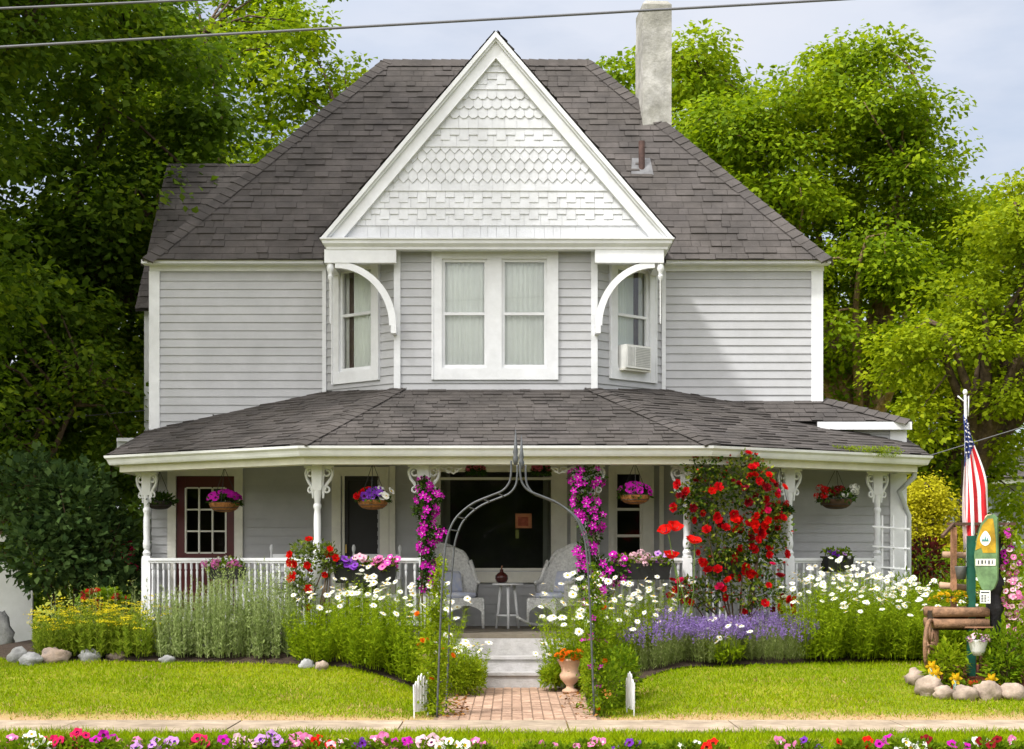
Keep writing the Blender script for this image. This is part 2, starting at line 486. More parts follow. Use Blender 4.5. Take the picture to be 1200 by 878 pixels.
window('window', BC, uc(-1.041), uc(.593), zs0, 5.585,
       [(uc(PX(518, 20.7)), uc(PX(571, 20.7)), PZ(432, 20.7), PZ(304, 20.7), [PZ(368, 20.7)]), (uc(PX(588, 20.7)), uc(PX(641, 20.7)), PZ(432, 20.7), PZ(304, 20.7), [PZ(368, 20.7)])], curtain=((CURT, (0, 1), .10),), label='wide double sash window with pale shades')
window('window', BL, .208, 1.083, PZ(450, 21.35), 5.52, [(.33, .95, PZ(436, 21.3), 5.42, [PZ(370, 21.3)])], curtain=((CURT, (.30, 1), .075), (DRAPE, (.20, .30), .06), (CURT2, (0, .22), .075)), label='narrow sash window with the curtain half drawn')  # outer white strip stands in for a reflection on the glass
wR = window('window', BR, .268, 1.139, PZ(447, 21.2), 5.52, [(.39, 1.02, PZ(434, 21.2), 5.42, [PZ(371, 21.2)])], curtain=((CURT, (0, .70), .075), (DRAPE, (.68, .78), .06), (CURT2, (.76, 1), .075)), label='narrow sash window holding an air conditioner')  # outer white strip repeats the stand-in reflection of the opposite bay window

# gable over the bay
yG = 20.40
GLx, GRx, GPx = PX(375, yG), PX(790, yG), PX(581, yG)
GZ0, GZ1 = PZ(280, yG), PZ(37, yG)
mb = MB()
path = [(GLx + .10, 21.55), (GLx + .10, yG + .06), (GRx - .10, yG + .06), (GRx - .10, 21.55)]
sweep(mb, path, [(-.12, 5.53), (.02, 5.53), (.025, 5.56), (.07, 5.60), (.075, 5.635), (.10, 5.65), (.10, 5.668), (-.12, 5.668)])
mb.box(GLx + .2, GRx - .2, yG + .17, 21.58, 5.60, 5.64)      # soffit
part('gable_cornice', mb, WHITE)
for (a, b) in ((PX(380, 20.45), b1[0] + .01), (b2[0] - .01, PX(778, 20.45))):
    mb = MB(); mb.box(a, b, 20.45, 20.56, PZ(308, 20.45), 5.532)
    xo = a if a < -2 else b - .1
    mb.box(xo, xo + .1, 20.562, 21.55, PZ(308, 20.45), 5.532)
    part('bay_header', mb, WHITE)
def rake_pts(X, y, z): return Vector((X, y, z))
rd_l = Vector((GPx - GLx, 0, GZ1 - GZ0)).normalized(); rd_r = Vector((GPx - GRx, 0, GZ1 - GZ0)).normalized()
nl = Vector((-rd_l.z, 0, rd_l.x)); nr = Vector((rd_r.z, 0, -rd_r.x))
def rake_board(mb, w0, w1, y0, y1):
    """boards of both rakes from w0 to w1 below the roof line"""
    # inner apex and feet for an inset w: move lines inward
    def tri(w):
        L0 = Vector((GLx, 0, GZ0)) - nl * w; R0 = Vector((GRx, 0, GZ0)) - nr * w
        tl = (GZ0 - L0.z) / rd_l.z; a = L0 + rd_l * tl
        tr_ = (GZ0 - R0.z) / rd_r.z; c = R0 + rd_r * tr_
        # apex: intersection of both lines
        den = rd_l.x * rd_r.z - rd_l.z * rd_r.x
        t = ((c.x - a.x) * rd_r.z - (c.z - a.z) * rd_r.x) / den
        return a, a + rd_l * t, c
    A, B_ = tri(w0), tri(w1)
    for i in (0, 1):
        p = [A[0], A[1], B_[1], B_[0]] if i == 0 else [A[2], B_[2], B_[1], A[1]]
        mb.prism([Vector((q.x, y0, q.z)) for q in p], (0, y1 - y0, 0))
    return A, B_
mb = MB(); rake_board(mb, .0, .05, yG - .02, yG + .10); rake_board(mb, .05, .075, yG + .02, yG + .1)
rake_board(mb, .075, .195, yG + .06, yG + .13); rake_board(mb, .195, .212, yG + .048, yG + .13)
part('rake_board', mb, WHITE)
# shingled face
yF = yG + .14
fz = lambda v: PZ(60 + v / 3.815, yF - .02)
rows = [(838, 'flat'), (780, 'flat'), (740, 'stag'), (702, 'flat'), (665, 'stag'), (625, 'flat'), (590, 'dia'), (545, 'dia'), (500, 'dia'), (458, 'dia'), (428, 'flat'),
        (386, 'stag'), (345, 'flat'), (300, 'hex'), (258, 'hex'), (215, 'hex'), (172, 'flat'), (137, 'stag'), (95, 'flat'), (66, 'flat'), (10, 'end')]
mb = MB(); sw = .121
for k in range(len(rows) - 1):
    zb = fz(rows[k][0]); zt = fz(rows[k + 1][0]) + .07; typ = rows[k][1]
    off = (k % 2) * sw / 2; x = GLx - .2 + off; i = 0
    H = zt - zb
    def O(z, ex=.030): return yF - (.005 + (ex - .005) * clamp((zt - z) / H))
    while x < GRx + .2:
        w = sw if typ != 'flat' else random.uniform(.09, .26)
        a, b = x + .0015, x + w - .0015; d = 0
        if typ == 'flat': sh = [(a, zb), (b, zb)]
        elif typ == 'stag': d = .034 if i % 2 else -.034; sh = [(a, zb + d), (b, zb + d)]
        elif typ == 'dia': sh = [(a, zb + .062), ((a + b) / 2, zb), (b, zb + .062)]
        else: sh = [(a, zb + .034), (a + w * .28, zb), (b - w * .28, zb), (b, zb + .034)]
        lo = [(q, z) for q, z in sh]
        front = [(q, O(z), z) for q, z in lo] + [(b, O(zt), zt), (a, O(zt), zt)]
        back = [(q, yF + .002, z) for q, z in lo]
        n = len(lo)
        mb.add(front + back, [tuple(range(n + 2))] + [(j, n + 2 + j, n + 3 + j, j + 1) for j in range(n - 1)] + [(0, n + 1, n + 2), (n - 1, 2 * n + 1, n)])
        x += w; i += 1
bm = bmesh.new(); me = bpy.data.meshes.new('gable_shingles'); me.from_pydata(mb.v, [], mb.f); bm.from_mesh(me)
for p, nn in ((Vector((GLx, yF, GZ0)) - nl * .205, nl), (Vector((GRx, yF, GZ0)) - nr * .205, nr), (Vector((0, yF, GZ0 + .0)), Vector((0, 0, -1)))):
    bmesh.ops.bisect_plane(bm, geom=bm.verts[:] + bm.edges[:] + bm.faces[:], plane_co=p, plane_no=nn, clear_outer=True)
bm.to_mesh(me); bm.free(); me.materials.append(GSHING)
gs = bpy.data.objects.new('gable_shingles', me); link(gs); attach(gs, house)
mb = MB(); mb.prism([(GLx + .02, yF + .005, GZ0), (GRx - .02, yF + .005, GZ0), (GPx, yF + .005, GZ1 - .05)], (0, .05, 0)); part('gable_backing', mb, WHITE)
# gable roof
for side, X0, nn in ((0, GLx, nl), (1, GRx, nr)):
    e = .012
    a = Vector((X0, yG - .012, GZ0)) + nn * e; b = Vector((GPx, yG - .012, GZ1)) + nn * e
    c = Vector((b.x, 23.9, b.z)); d = Vector((a.x, 22.6, a.z))
    shingles('gable_roof', [a, b, c, d] if side == 0 else [b, a, d, c], house)

# brackets of the gable
def arc_bracket(side):
    mb = MB(); y0, y1 = 20.46, 20.54
    xo = PX(393, 20.5) if side < 0 else PX(767, 20.5); xi = PX(464.5, 20.5) if side < 0 else PX(697.5, 20.5)
    zt = PZ(307, 20.5); zb = PZ(382, 20.5); n = 14; po = []; pi = []
    for i in range(n + 1):
        t = PI / 2 * i / n; c, s_ = math.sin(t), math.cos(t)
        po.append((xo + (xi - xo) * c, zb + (zt - zb) * s_))
        pi.append((xo + (xi - xo) * (c * .885), zb + (zt - zb) * (s_ * .90)))
    for i in range(n):
        q = [po[i], po[i + 1], pi[i + 1], pi[i]]
        mb.prism([(a, y0, b) for a, b in q], (0, y1 - y0, 0))
    w_ = .07 if side < 0 else -.07
    mb.box(min(xi, xi - w_), max(xi, xi - w_), y0 - .002, y1 + .13, zb - .10, zb + .004)
    # spandrel nib at the top
    return mb.build('gable_bracket', WHITE, house)
for s_ in (-1, 1): arc_bracket(s_)
for px in (387, 774):
    mb = MB(); c = (PX(px, 20.5), 20.5, 0); zt = PZ(308, 20.5)
    mb.lathe(c, [(.03, zt), (.035, zt - .02), (.045, zt - .05), (.05, zt - .09), (.03, zt - .12), (.026, zt - .16), (.034, zt - .17), (.03, zt - .2), (.012, zt - .23), (.010, zt - .75), (.004, zt - .80)], 10)
    part('pendant', mb, WHITE, True, sharp=40)

# main hip roof
ex0, ex1, ey0, ey1, ez = -4.97, 4.30, 21.33, 27.45, 5.565
ry = 24.35; rz = 9.2; rx0, rx1 = -1.99, 1.20
RF = [(ex0, ey0, ez), (ex1, ey0, ez), (rx1, ry, rz), (rx0, ry, rz)]
RL = [(ex0, ey1, ez), (ex0, ey0, ez), (rx0, ry, rz)]
RR = [(ex1, ey0, ez), (ex1, ey1, ez), (rx1, ry, rz)]
RB = [(ex1, ey1, ez), (ex0, ey1, ez), (rx0, ry, rz), (rx1, ry, rz)]
roof = shingles('main_roof', RF, house)
for q in (RL, RR, RB): shingles('main_roof', q, house)
nf = plane_of(RF)[1]; nL = plane_of(RL)[1]; nR = plane_of(RR)[1]; nB = plane_of(RB)[1]
hipcaps('roof_hip', RF[0], RF[3], nf, nL, roof); hipcaps('roof_hip', RF[1], RF[2], nf, nR, roof); hipcaps('roof_ridge', RF[3], RF[2], nf, nB, roof)
mb = MB(); mb.box(ex0 + .03, ex1 - .03, ey0 + .28, ey1 - .1, ez - .03, ez - .012); part('soffit', mb, WHITE)
# chimney
cc = Vector((PX(766.5, 23.5), 23.62, 0)); R = Matrix.Rotation(math.radians(5), 3, 'Z')
mb = MB(); w, d = .215, .33; zb, zt = 7.2, 9.78
N = 9; ring = []
for i in range(N + 1):
    z = zb + (zt - .07 - zb) * i / N
    for k, (a, b) in enumerate(((-1, -1), (1, -1), (1, 1), (-1, 1))):
        j = .012 * mnoise.noise(Vector((i * 1.3, k * 5.1, 0)))
        ring.append(cc + R @ Vector((a * (w + j), b * (d + j), 0)) + Vector((0, 0, z)))
for a, b in ((-1, -1), (1, -1), (1, 1), (-1, 1)): ring.append(cc + R @ Vector((a * (w - .05), b * (d - .06), 0)) + Vector((0, 0, zt)))
fs = [(i * 4 + j, i * 4 + (j + 1) % 4, i * 4 + 4 + (j + 1) % 4, i * 4 + 4 + j) for i in range(N + 1) for j in range(4)] + [(4 * N + 4, 4 * N + 5, 4 * N + 6, 4 * N + 7)]
mb.add(ring, fs); ch = part('chimney', mb, STUCCO, parent=roof)
mb = MB(); mb.obox(cc + Vector((0, -.02, 7.80)), (w * 2 + .10, d * 2 + .08, .07), R); part('flashing', mb, ZINC, parent=roof)
vp = P3(752, 200, 22.62)
mb = MB(); mb.lathe(vp, [(.045, -.2), (.045, .42), (.038, .42), (.038, .3)], 12); part('vent_pipe', mb, RUST, True, parent=roof, sharp=40)
mb = MB(); mb.prism([vp + Vector((-.16, -.1, -.10)), vp + Vector((.16, -.1, -.10)), vp + Vector((.13, .14, .20)), vp + Vector((-.13, .14, .20))], nf * .02); part('flashing', mb, ZINC, parent=roof)

# rear wing
wx0 = -5.60
mb = MB(); Bw = Basis((wx0, 24.2), (xl + .1, 24.2)); siding(mb, Bw, .3, 5.6); Bw2 = Basis((wx0, 28.2), (wx0, 24.2)); siding(mb, Bw2, .3, 5.6)
part('rear_wing_wall', mb, SIDING)
mb = MB(); mb.box(wx0 - .03, wx0 + .12, 24.16, 24.3, .3, 5.45); mb.prism([(wx0, 24.2, 5.55), (wx0, 28.2, 5.55), (wx0, 26.2, 8.0)], (.05, 0, 0)); part('rear_wing_trim', mb, WHITE)
shingles('rear_wing_roof', [(wx0 - .12, 23.95, 5.32), (-1.5, 23.95, 5.32), (-1.5, 26.2, 8.08), (wx0 - .12, 26.2, 8.08)], house)
shingles('rear_wing_roof', [(-1.5, 28.45, 5.32), (wx0 - .12, 28.45, 5.32), (wx0 - .12, 26.2, 8.08), (-1.5, 26.2, 8.08)], house)
mb = MB(); mb.box(PX(138, 23), xl - .02, 22.95, 24.15, PZ(526, 23), PZ(515, 23)); mb.box(PX(137, 22.9), xl - .02, 22.88, 22.95, PZ(518, 23), PZ(514, 23)); part('side_eave', mb, WHITE)

# right addition (lower roof beside the porch)
ax1 = 5.25; ya = 21.15
Ba = Basis((2.75, ya), (ax1, ya))
mb = MB(); siding(mb, Ba, .55, 3.30, .12); Ba2 = Basis((ax1, ya), (ax1, 26.5)); siding(mb, Ba2, .3, 3.3, .12); Ba3 = Basis((2.75, yW), (2.75, ya)); siding(mb, Ba3, .55, 2.8, .12); part('addition_wall', mb, SIDING)
mb = MB(); mb.box(ax1 - .19, ax1 + .03, ya - .035, ya + .1, .4, PZ(503.5, 21.0)); mb.box(PX(958, 21.0), ax1 + .07, ya - .155, ya - .125, PZ(503.5, 21.0), PZ(497, 21.0) + .03); mb.box(PX(958, 21.0), ax1 + .05, ya - .125, ya, PZ(503.5, 21.0) + .01, PZ(503.5, 21.0) + .03); part('addition_trim', mb, WHITE)
AE = PZ(497, 21.0) + .035
sl = (3.70 - AE) / .6
AF = [(1.4, 21.03, AE), (5.16 + .14, 21.03, AE), (4.30, 21.63, 3.70), (1.4, 21.63, 3.70)]
shingles('addition_roof', AF, house)
AR = [(5.30, 21.03, AE), (5.30, 26.5, AE), (4.25, 26.5, 3.72), (4.30, 21.63, 3.70)]
mb = MB(); mb.poly(AR); part('addition_roof', mb, ROOF)
hipcaps('roof_hip', AF[1], AF[2], plane_of(AF)[1], Vector((.35, 0, 1)).normalized(), house)

# ---------------------------------------------------------------- porch
ZE = PZ(522, 18.8)
EP = [(-5.29, 22.9), (-5.29, 20.6), (-2.54, 18.8), (2.39, 18.8), (5.46, 20.6), (5.46, 22.2)]
A_, B_, C_, E_ = [Vector((p[0], p[1], ZE)) for p in EP[1:5]]
bl = Vector((b1[0], b1[1], 3.74)); br = Vector((b2[0], b2[1], 3.74))
HL = B_ + (bl - B_) * 1.07; HR = C_ + (br - C_) * 1.07
PF = [B_, C_, HR, HL]
def onplane(p0, p1, p2, x, y):
    n = (p1 - p0).cross(p2 - p0); return Vector((x, y, p0.z - (n.x * (x - p0.x) + n.y * (y - p0.y)) / n.z))
wl = onplane(A_, B_, HL, -4.97, 21.64); wl2 = onplane(A_, B_, HL, -2.2, 21.64)
PLc = [A_, B_, HL, wl2, wl]
wr = onplane(C_, E_, HR, 5.30, 21.64); wr2 = onplane(C_, E_, HR, 1.9, 21.64)
PRc = [C_, E_, wr, wr2, HR]
pr = shingles('porch_roof', PF, house, ex=.125)
shingles('porch_roof', PLc, house, ex=.125); shingles('porch_roof', PRc, house, ex=.125)
PS = [A_, wl, Vector((-4.97, 22.9, wl.z)), Vector((-5.29, 22.9, ZE))]
shingles('porch_roof', [A_, wl, Vector((-5.29, 21.64, ZE))], house, ex=.125)
mb = MB(); mb.poly([E_, Vector((5.46, 22.2, ZE)), Vector((5.30, 22.2, ZE + .1)), wr]); part('porch_roof', mb, ROOF)
nF, nPL, nPR = plane_of(PF)[1], plane_of(PLc)[1], plane_of(PRc)[1]
hipcaps('roof_hip', B_, HL, nF, nPL, pr, .14, .12); hipcaps('roof_hip', C_, HR, nF, nPR, pr, .14, .12)
mb = MB()
sweep(mb, EP, [(-.13, ZE - .125), (-.03, ZE - .125), (-.015, ZE - .10), (.0, ZE - .06), (.03, ZE - .035), (.035, ZE - .005), (.02, ZE - .005), (-.10, ZE - .03), (-.13, ZE - .02)])
part('gutter', mb, WHITE)
mb = MB(); sweep(mb, EP, [(-.36, ZE - .215), (-.15, ZE - .215), (-.15, ZE - .03), (-.36, ZE - .03)]); part('porch_frieze', mb, TRIMC)
# ceiling
CI = [(p.x, p.y) for p in offset_path(EP, -.3)]
mb = MB(); mb.poly([(x, y, ZE - .06) for x, y in CI]); part('porch_ceiling', mb, CEILP)
# floor, skirt
FP = [(-5.02, 22.9), (-5.02, 20.88), (-2.45, 19.10), (2.30, 19.10), (5.20, 20.88), (5.20, 22.2)]
ZF = .612
mb = MB(); sweep(mb, FP, [(-.5, ZF - .05), (.03, ZF - .05), (.03, ZF), (-.5, ZF)])
cpts = [(p.x, p.y, ZF - .006) for p in offset_path(FP, -.45)]; mb.poly(cpts); part('porch_floor', mb, FLOORP)
mb = MB(); sweep(mb, FP, [(-.06, .0), (-.02, .0), (-.02, ZF - .05), (-.06, ZF - .05)]); part('porch_skirt', mb, CONC)
# steps
for k, (y0, z1) in enumerate(((18.50, PZ(789, 18.5)), (18.80, PZ(770, 18.8)))):
    mb = MB(); x0, x1 = (-.86, .80); y1 = 19.09
    pts = [(y0, -.05), (y0, z1 - .02), (y0 + .012, z1 - .004), (y0 + .03, z1), (y1 - .001 * k, z1), (y1, -.05)]
    if k == 1: pts = [(a, max(b, PZ(789, 18.5) - .03)) for a, b in pts]
    mb.prism([(x0 + .02 * k, a, b) for a, b in pts], (x1 - x0 - .04 * k, 0, 0)); mb.box(x0 - .015 + .02 * k, x1 + .015 - .02 * k, y0 - .022, y0 + .2, z1 - .028, z1 + .006); part('porch_step', mb, CONC)
mb = MB(); mb.box(-.84, .78, 19.065, 19.10, PZ(770, 18.8), ZF - .052); part('porch_step', mb, CONC)

# columns
CP = [(PX(172, 20.87), 20.87), (PX(372, 19.30), 19.30), (PX(497, 19.25), 19.25), (PX(690, 19.25), 19.25), (PX(805, 19.30), 19.30), (PX(925, 20.02), 20.02), (PX(1028, 20.76), 20.76)]
ZC = ZE - .21
dirs = [Vector((2.75, -1.8, 0)).normalized(), None, Vector((1, 0, 0)), Vector((1, 0, 0)), None, Vector((3.07, 1.8, 0)).normalized(), Vector((3.07, 1.8, 0)).normalized()]
def scroll(mb, base, d, big=1.0):
    """lyre shaped fret bracket hugging the column head"""
    def W(u, z): return base + d * u + Vector((0, 0, z))
    pts = [W(.012, -.40), W(.016, -.33), W(.03, -.27), W(.065, -.215), W(.105, -.165), W(.125, -.11)]
    for i in range(22):
        t = i / 21; a = 0 + t * 2.6 * PI; r = .068 - .046 * t
        pts.append(W(.060 + r * math.cos(a), -.085 + r * math.sin(a)))
    mb.tube(pts, [.013, .016, .019, .02, .019, .018] + [.018 * (1 - .35 * i / 21) for i in range(22)], 7)
    p3 = []
    for i in range(14):
        t = i / 13; a = PI * .5 - t * 1.9 * PI; r = .040 - .022 * t
        p3.append(W(.055 + r * math.cos(a), -.30 + r * math.sin(a)))
    mb.tube(p3, .013, 6)
    q = [W(.0, -.002), W(.14, -.002), W(.14, -.022), W(.0, -.022)]
    nrm = Vector((-d.y, d.x, 0)) * .04
    mb.prism([v - nrm * .5 for v in q], nrm)
    q = [W(.0, -.02), W(.03, -.02), W(.022, -.2), W(.015, -.33), W(.0, -.36)]
    mb.prism([v - nrm * .4 for v in q], nrm * .8)

for i, (x, y) in enumerate(CP):
    mb = MB(); s2 = math.sqrt(2); b = .058
    mb.lathe((x, y, 0), [(b * s2, ZF), (b * s2, 1.52), (.05 * s2, 1.56)], 4, True)
    mb.lathe((x, y, 0), [(.045, 1.56), (.056, 1.60), (.035, 1.64), (.05, 1.68), (.052, 1.72), (.042, 1.78), (.046, 1.95), (.044, 2.05), (.036, 2.12), (.05, 2.15), (.05, 2.18), (.036, 2.20), (.042, 2.26), (.05, 2.33), (.052, 2.36)], 14)
    mb.lathe((x, y, 0), [(.05 * s2, 2.36), (b * s2, 2.40), (b * s2, ZC + .02)], 4, True)
    c = part('porch_column', mb, WHITE, True, sharp=35)
    for sgn in (-1, 1):
        d = dirs[i] or (Vector((2.75, -1.8, 0)).normalized() if (i == 1) == (sgn < 0) and i == 1 else (Vector((3.07, 1.8, 0)).normalized() if i == 4 and sgn > 0 else Vector((1, 0, 0))))
        mb = MB(); scroll(mb, Vector((x, y, ZC)) + d * sgn * b, d * sgn, 1.0)
        if (i == 2 and sgn > 0) or (i == 3 and sgn < 0):       # running scroll beside the middle bay
            for kx, rr in ((.30, .05), (.40, .035)):
                pts = [Vector((x + sgn * (kx + rr * (1 - .6 * t / 14) * math.cos(t * .45)), y, ZC - .06 + rr * (1 - .6 * t / 14) * math.sin(t * .45))) for t in range(15)]
                mb.tube(pts, .012, 5)
            mb.tube([Vector((x + sgn * .2, y, ZC - .02)), Vector((x + sgn * .36, y, ZC - .10)), Vector((x + sgn * .46, y, ZC - .03))], .012, 5)
        mb.build('column_bracket', WHITE, c)

# railings
def baluster_bm(mb, x, y, z0, z1):
    h = z1 - z0; p = [(.018, 0), (.018, .14), (.011, .17), (.019, .24), (.022, .34), (.014, .52), (.012, .72), (.016, .84), (.010, .87), (.018, .89), (.018, 1)]
    mb.lathe((x, y, z0), [(r, q * h) for r, q in p], 7)
def railing(a, b, n):
    a, b = Vector((a[0], a[1], 0)), Vector((b[0], b[1], 0)); d = (b - a).normalized(); a = a + d * .06; b = b - d * .06
    zt = 1.535; mb = MB()
    mb.beam(a + Vector((0, 0, zt - .02)), b + Vector((0, 0, zt - .02)), .085, .035); mb.beam(a + Vector((0, 0, zt - .052)), b + Vector((0, 0, zt - .052)), .05, .028)
    mb.beam(a + Vector((0, 0, .74)), b + Vector((0, 0, .74)), .055, .05)
    r = part('porch_railing', mb, WHITE)
    for k in range(n):
        p = a + (b - a) * ((k + .5) / n); m2 = MB(); baluster_bm(m2, p.x, p.y, .765, zt - .066); m2.build('baluster', WHITE, r, True, 40)
railing(CP[0], CP[1], 28); railing(CP[1], CP[2], 11); railing(CP[3], CP[4], 11); railing(CP[4], CP[5], 15); railing(CP[5], CP[6], 12)
railing(CP[0], (CP[0][0], 21.55), 5)

# downspout at the east corner of the porch
mb = MB(); q = P3(1068, 548, 20.75)
mb.tube([q + Vector((.05, 0, 0)), q + Vector((.04, 0, -.12)), q + Vector((-.10, .25, -.30)), Vector((ax1 + .06, ya - .02, 2.1)), Vector((ax1 + .06, ya - .02, .5))], .035, 8); part('downspout', mb, mat('grey_downspout', (.5, .52, .53), .5, .08), True, sharp=50)

# ---------------------------------------------------------------- doors and windows under the porch
B0 = Bf
def casing(name, u0, u1, z0, z1, t, o=.05, m=TRIMC, top=None):
    mb = MB(); top = top or t
    B0.box(mb, u0, u0 + t, z0, z1, -.03, o); B0.box(mb, u1 - t, u1, z0, z1, -.03, o); B0.box(mb, u0 + t, u1 - t, z1 - top, z1, -.03, o - .003)
    return mb
# maroon door
mb = casing('d', u(PX(197, 21.6)), u(PX(285, 21.6)), ZF, 2.77, .115); dfr = part('door_frame', mb, TRIMC)
d0, d1 = u(PX(207.5, 21.6)), u(PX(275, 21.6)); g0, g1 = u(PX(218, 21.6)), u(PX(265, 21.6)); gz0, gz1 = PZ(648, 21.6), PZ(572, 21.6)
mb = MB(); B0.box(mb, d0, g0, ZF + .01, 2.65, -.04, .02); B0.box(mb, g1, d1, ZF + .01, 2.65, -.04, .02); B0.box(mb, g0, g1, gz1, 2.65, -.04, .018); B0.box(mb, g0, g1, ZF + .01, gz0, -.04, .018)
for k in range(2):
    a = g0 + .03 + k * (g1 - g0) / 2; B0.box(mb, a, a + (g1 - g0) / 2 - .06, ZF + .18, gz0 - .15, .018, .032)
door = part('front_door', mb, MAROON); door['label'] = 'maroon door with nine panes of glass'
mb = MB(); t = .022
for k in range(4):
    a = g0 + (g1 - g0) * k / 3; B0.box(mb, a - t / 2, a + t / 2, gz0, gz1, -.03, .03)
for k in range(4):
    z = gz0 + (gz1 - gz0) * k / 3
    for j in range(3): B0.box(mb, g0 + (g1 - g0) * j / 3 + t / 2, g0 + (g1 - g0) * (j + 1) / 3 - t / 2, z - t / 2, z + t / 2, -.03, .028)
part('door_muntins', mb, TRIMC, parent=door)
mb = MB(); mb.poly([B0.w(g0, gz0, -.01), B0.w(g1, gz0, -.01), B0.w(g1, gz1, -.01), B0.w(g0, gz1, -.01)]); part('pane', mb, DGLASS, parent=door)
mb = MB(); c = B0.w(d1 - .05, 1.55, .05); mb.ball(c, .028, 10, 6); mb.lathe(B0.w(d1 - .05, 1.55, .03), [(.01, -.01), (.02, 0), (.01, .01)], 8); part('door_handle', mb, mat('brass', (.55, .38, .12), .35, .1, metal=.9), True, parent=door)
mb = MB(); B0.box(mb, d0 - .05, d1 + .05, ZF, 2.7, -.7, -.6); part('room_back', mb, mat('dim_room', (.06, .035, .03), .9, .2), parent=door)
# screen door
mb = casing('s', u(PX(389, 21.6)), u(PX(456, 21.6)), ZF, 2.78, .125); B0.box(mb, u(PX(401, 21.6)), u(PX(404, 21.6)), ZF, 2.66, -.02, .03); part('door_frame', mb, TRIMC)
mb = MB(); s0, s1 = u(PX(403.5, 21.6)), u(PX(443, 21.6))
B0.box(mb, s0, s0 + .05, ZF, 2.655, -.03, .012); B0.box(mb, s1 - .05, s1, ZF, 2.655, -.03, .012); B0.box(mb, s0 + .05, s1 - .05, 2.60, 2.655, -.03, .010); B0.box(mb, s0 + .05, s1 - .05, 1.45, 1.52, -.03, .010)
sd = part('screen_door', mb, SCREEN); sd['label'] = 'narrow dark screen door'
mb = MB(); mb.poly([B0.w(s0, ZF, -.02), B0.w(s1, ZF, -.02), B0.w(s1, 2.65, -.02), B0.w(s0, 2.65, -.02)]); part('screen_mesh', mb, SCREEN, parent=sd)
mb = MB(); B0.box(mb, s0 + .02, s0 + .035, 1.60, 1.72, .012, .05); part('door_handle', mb, mat('brass', (1, 1, 1)), parent=sd)
for px in (460, 372.5, 507, 672):
    mb = MB(); B0.box(mb, u(PX(px, 21.6)) - .04, u(PX(px, 21.6)) + .04, ZF, 2.79, -.01, .07 + (px - 460) * .00001)
    part('pilaster', mb, TRIMC)
# wide front window
W0, W1 = u(PX(513, 21.6)), u(PX(649, 21.6))
w = window('window', B0, W0 - .06, W1 + .17, 1.23, 2.81, [(W0, W1, 1.348, 2.75, [PZ(561, 21.6)])], glass=DGLASS, m=TRIMC, recess=1.2, sillw=.03, curtain=((CURT2, (0, .10), .30), (CURT2, (.91, 1), .30)), label='very wide dark front window with a transom bar')
n0, n1 = u(PX(720, 21.6)), u(PX(753, 21.6))
window('window', B0, n0 - .07, n1 + .14, 1.36, 2.79, [(n0, n1, 1.45, 2.72, [PZ(597, 21.6), PZ(628, 21.6)])], glass=DGLASS, m=TRIMC, recess=.8, sillw=.03, label='narrow dark window with two cross rails')
for X in (PX(775, 21.6), PX(700, 21.6)):
    mb = MB(); B0.box(mb, u(X) - .03, u(X) + .03, ZF, 2.79, -.01, .055); part('pilaster', mb, TRIMC)
# unseen panel added so no daylight leaks through the rooms
mb = MB(); mb.box(xl + .02, 2.9, 22.95, 23.0, .3, 5.5); part('light_leak_panel', mb, DARKIN)

# air conditioner in the bay
ac = BR.w(.70, PZ(432, 21.1), .0)
ACW = mat('ac_white', (.72, .72, .69), .5, .08)
act = thing('air_conditioner', ac, 'white window air conditioner sticking out of the narrow upstairs sash window', 'air conditioner')
mb = MB(); zb_ = PZ(432, 21.0); BR.box(mb, .44, .90, zb_, zb_ + .31, -.1, .17); act_b = mb.build('case', ACW, act)
mb = MB()
for k in range(12): BR.box(mb, .60, .88, zb_ + .03 + k * .022, zb_ + .041 + k * .022, .168, .177)
for k in range(5): BR.box(mb, .46 + k * .026, .47 + k * .026, zb_ + .03, zb_ + .28, .168, .176)
mb.build('louvers', mat('ac_grey', (.42, .42, .41), .6, .1), act)
mb = MB(); BR.box(mb, .42, .93, zb_ - .03, zb_ - .004, .0, .14); mb.build('support_shelf', TRIMC, act)
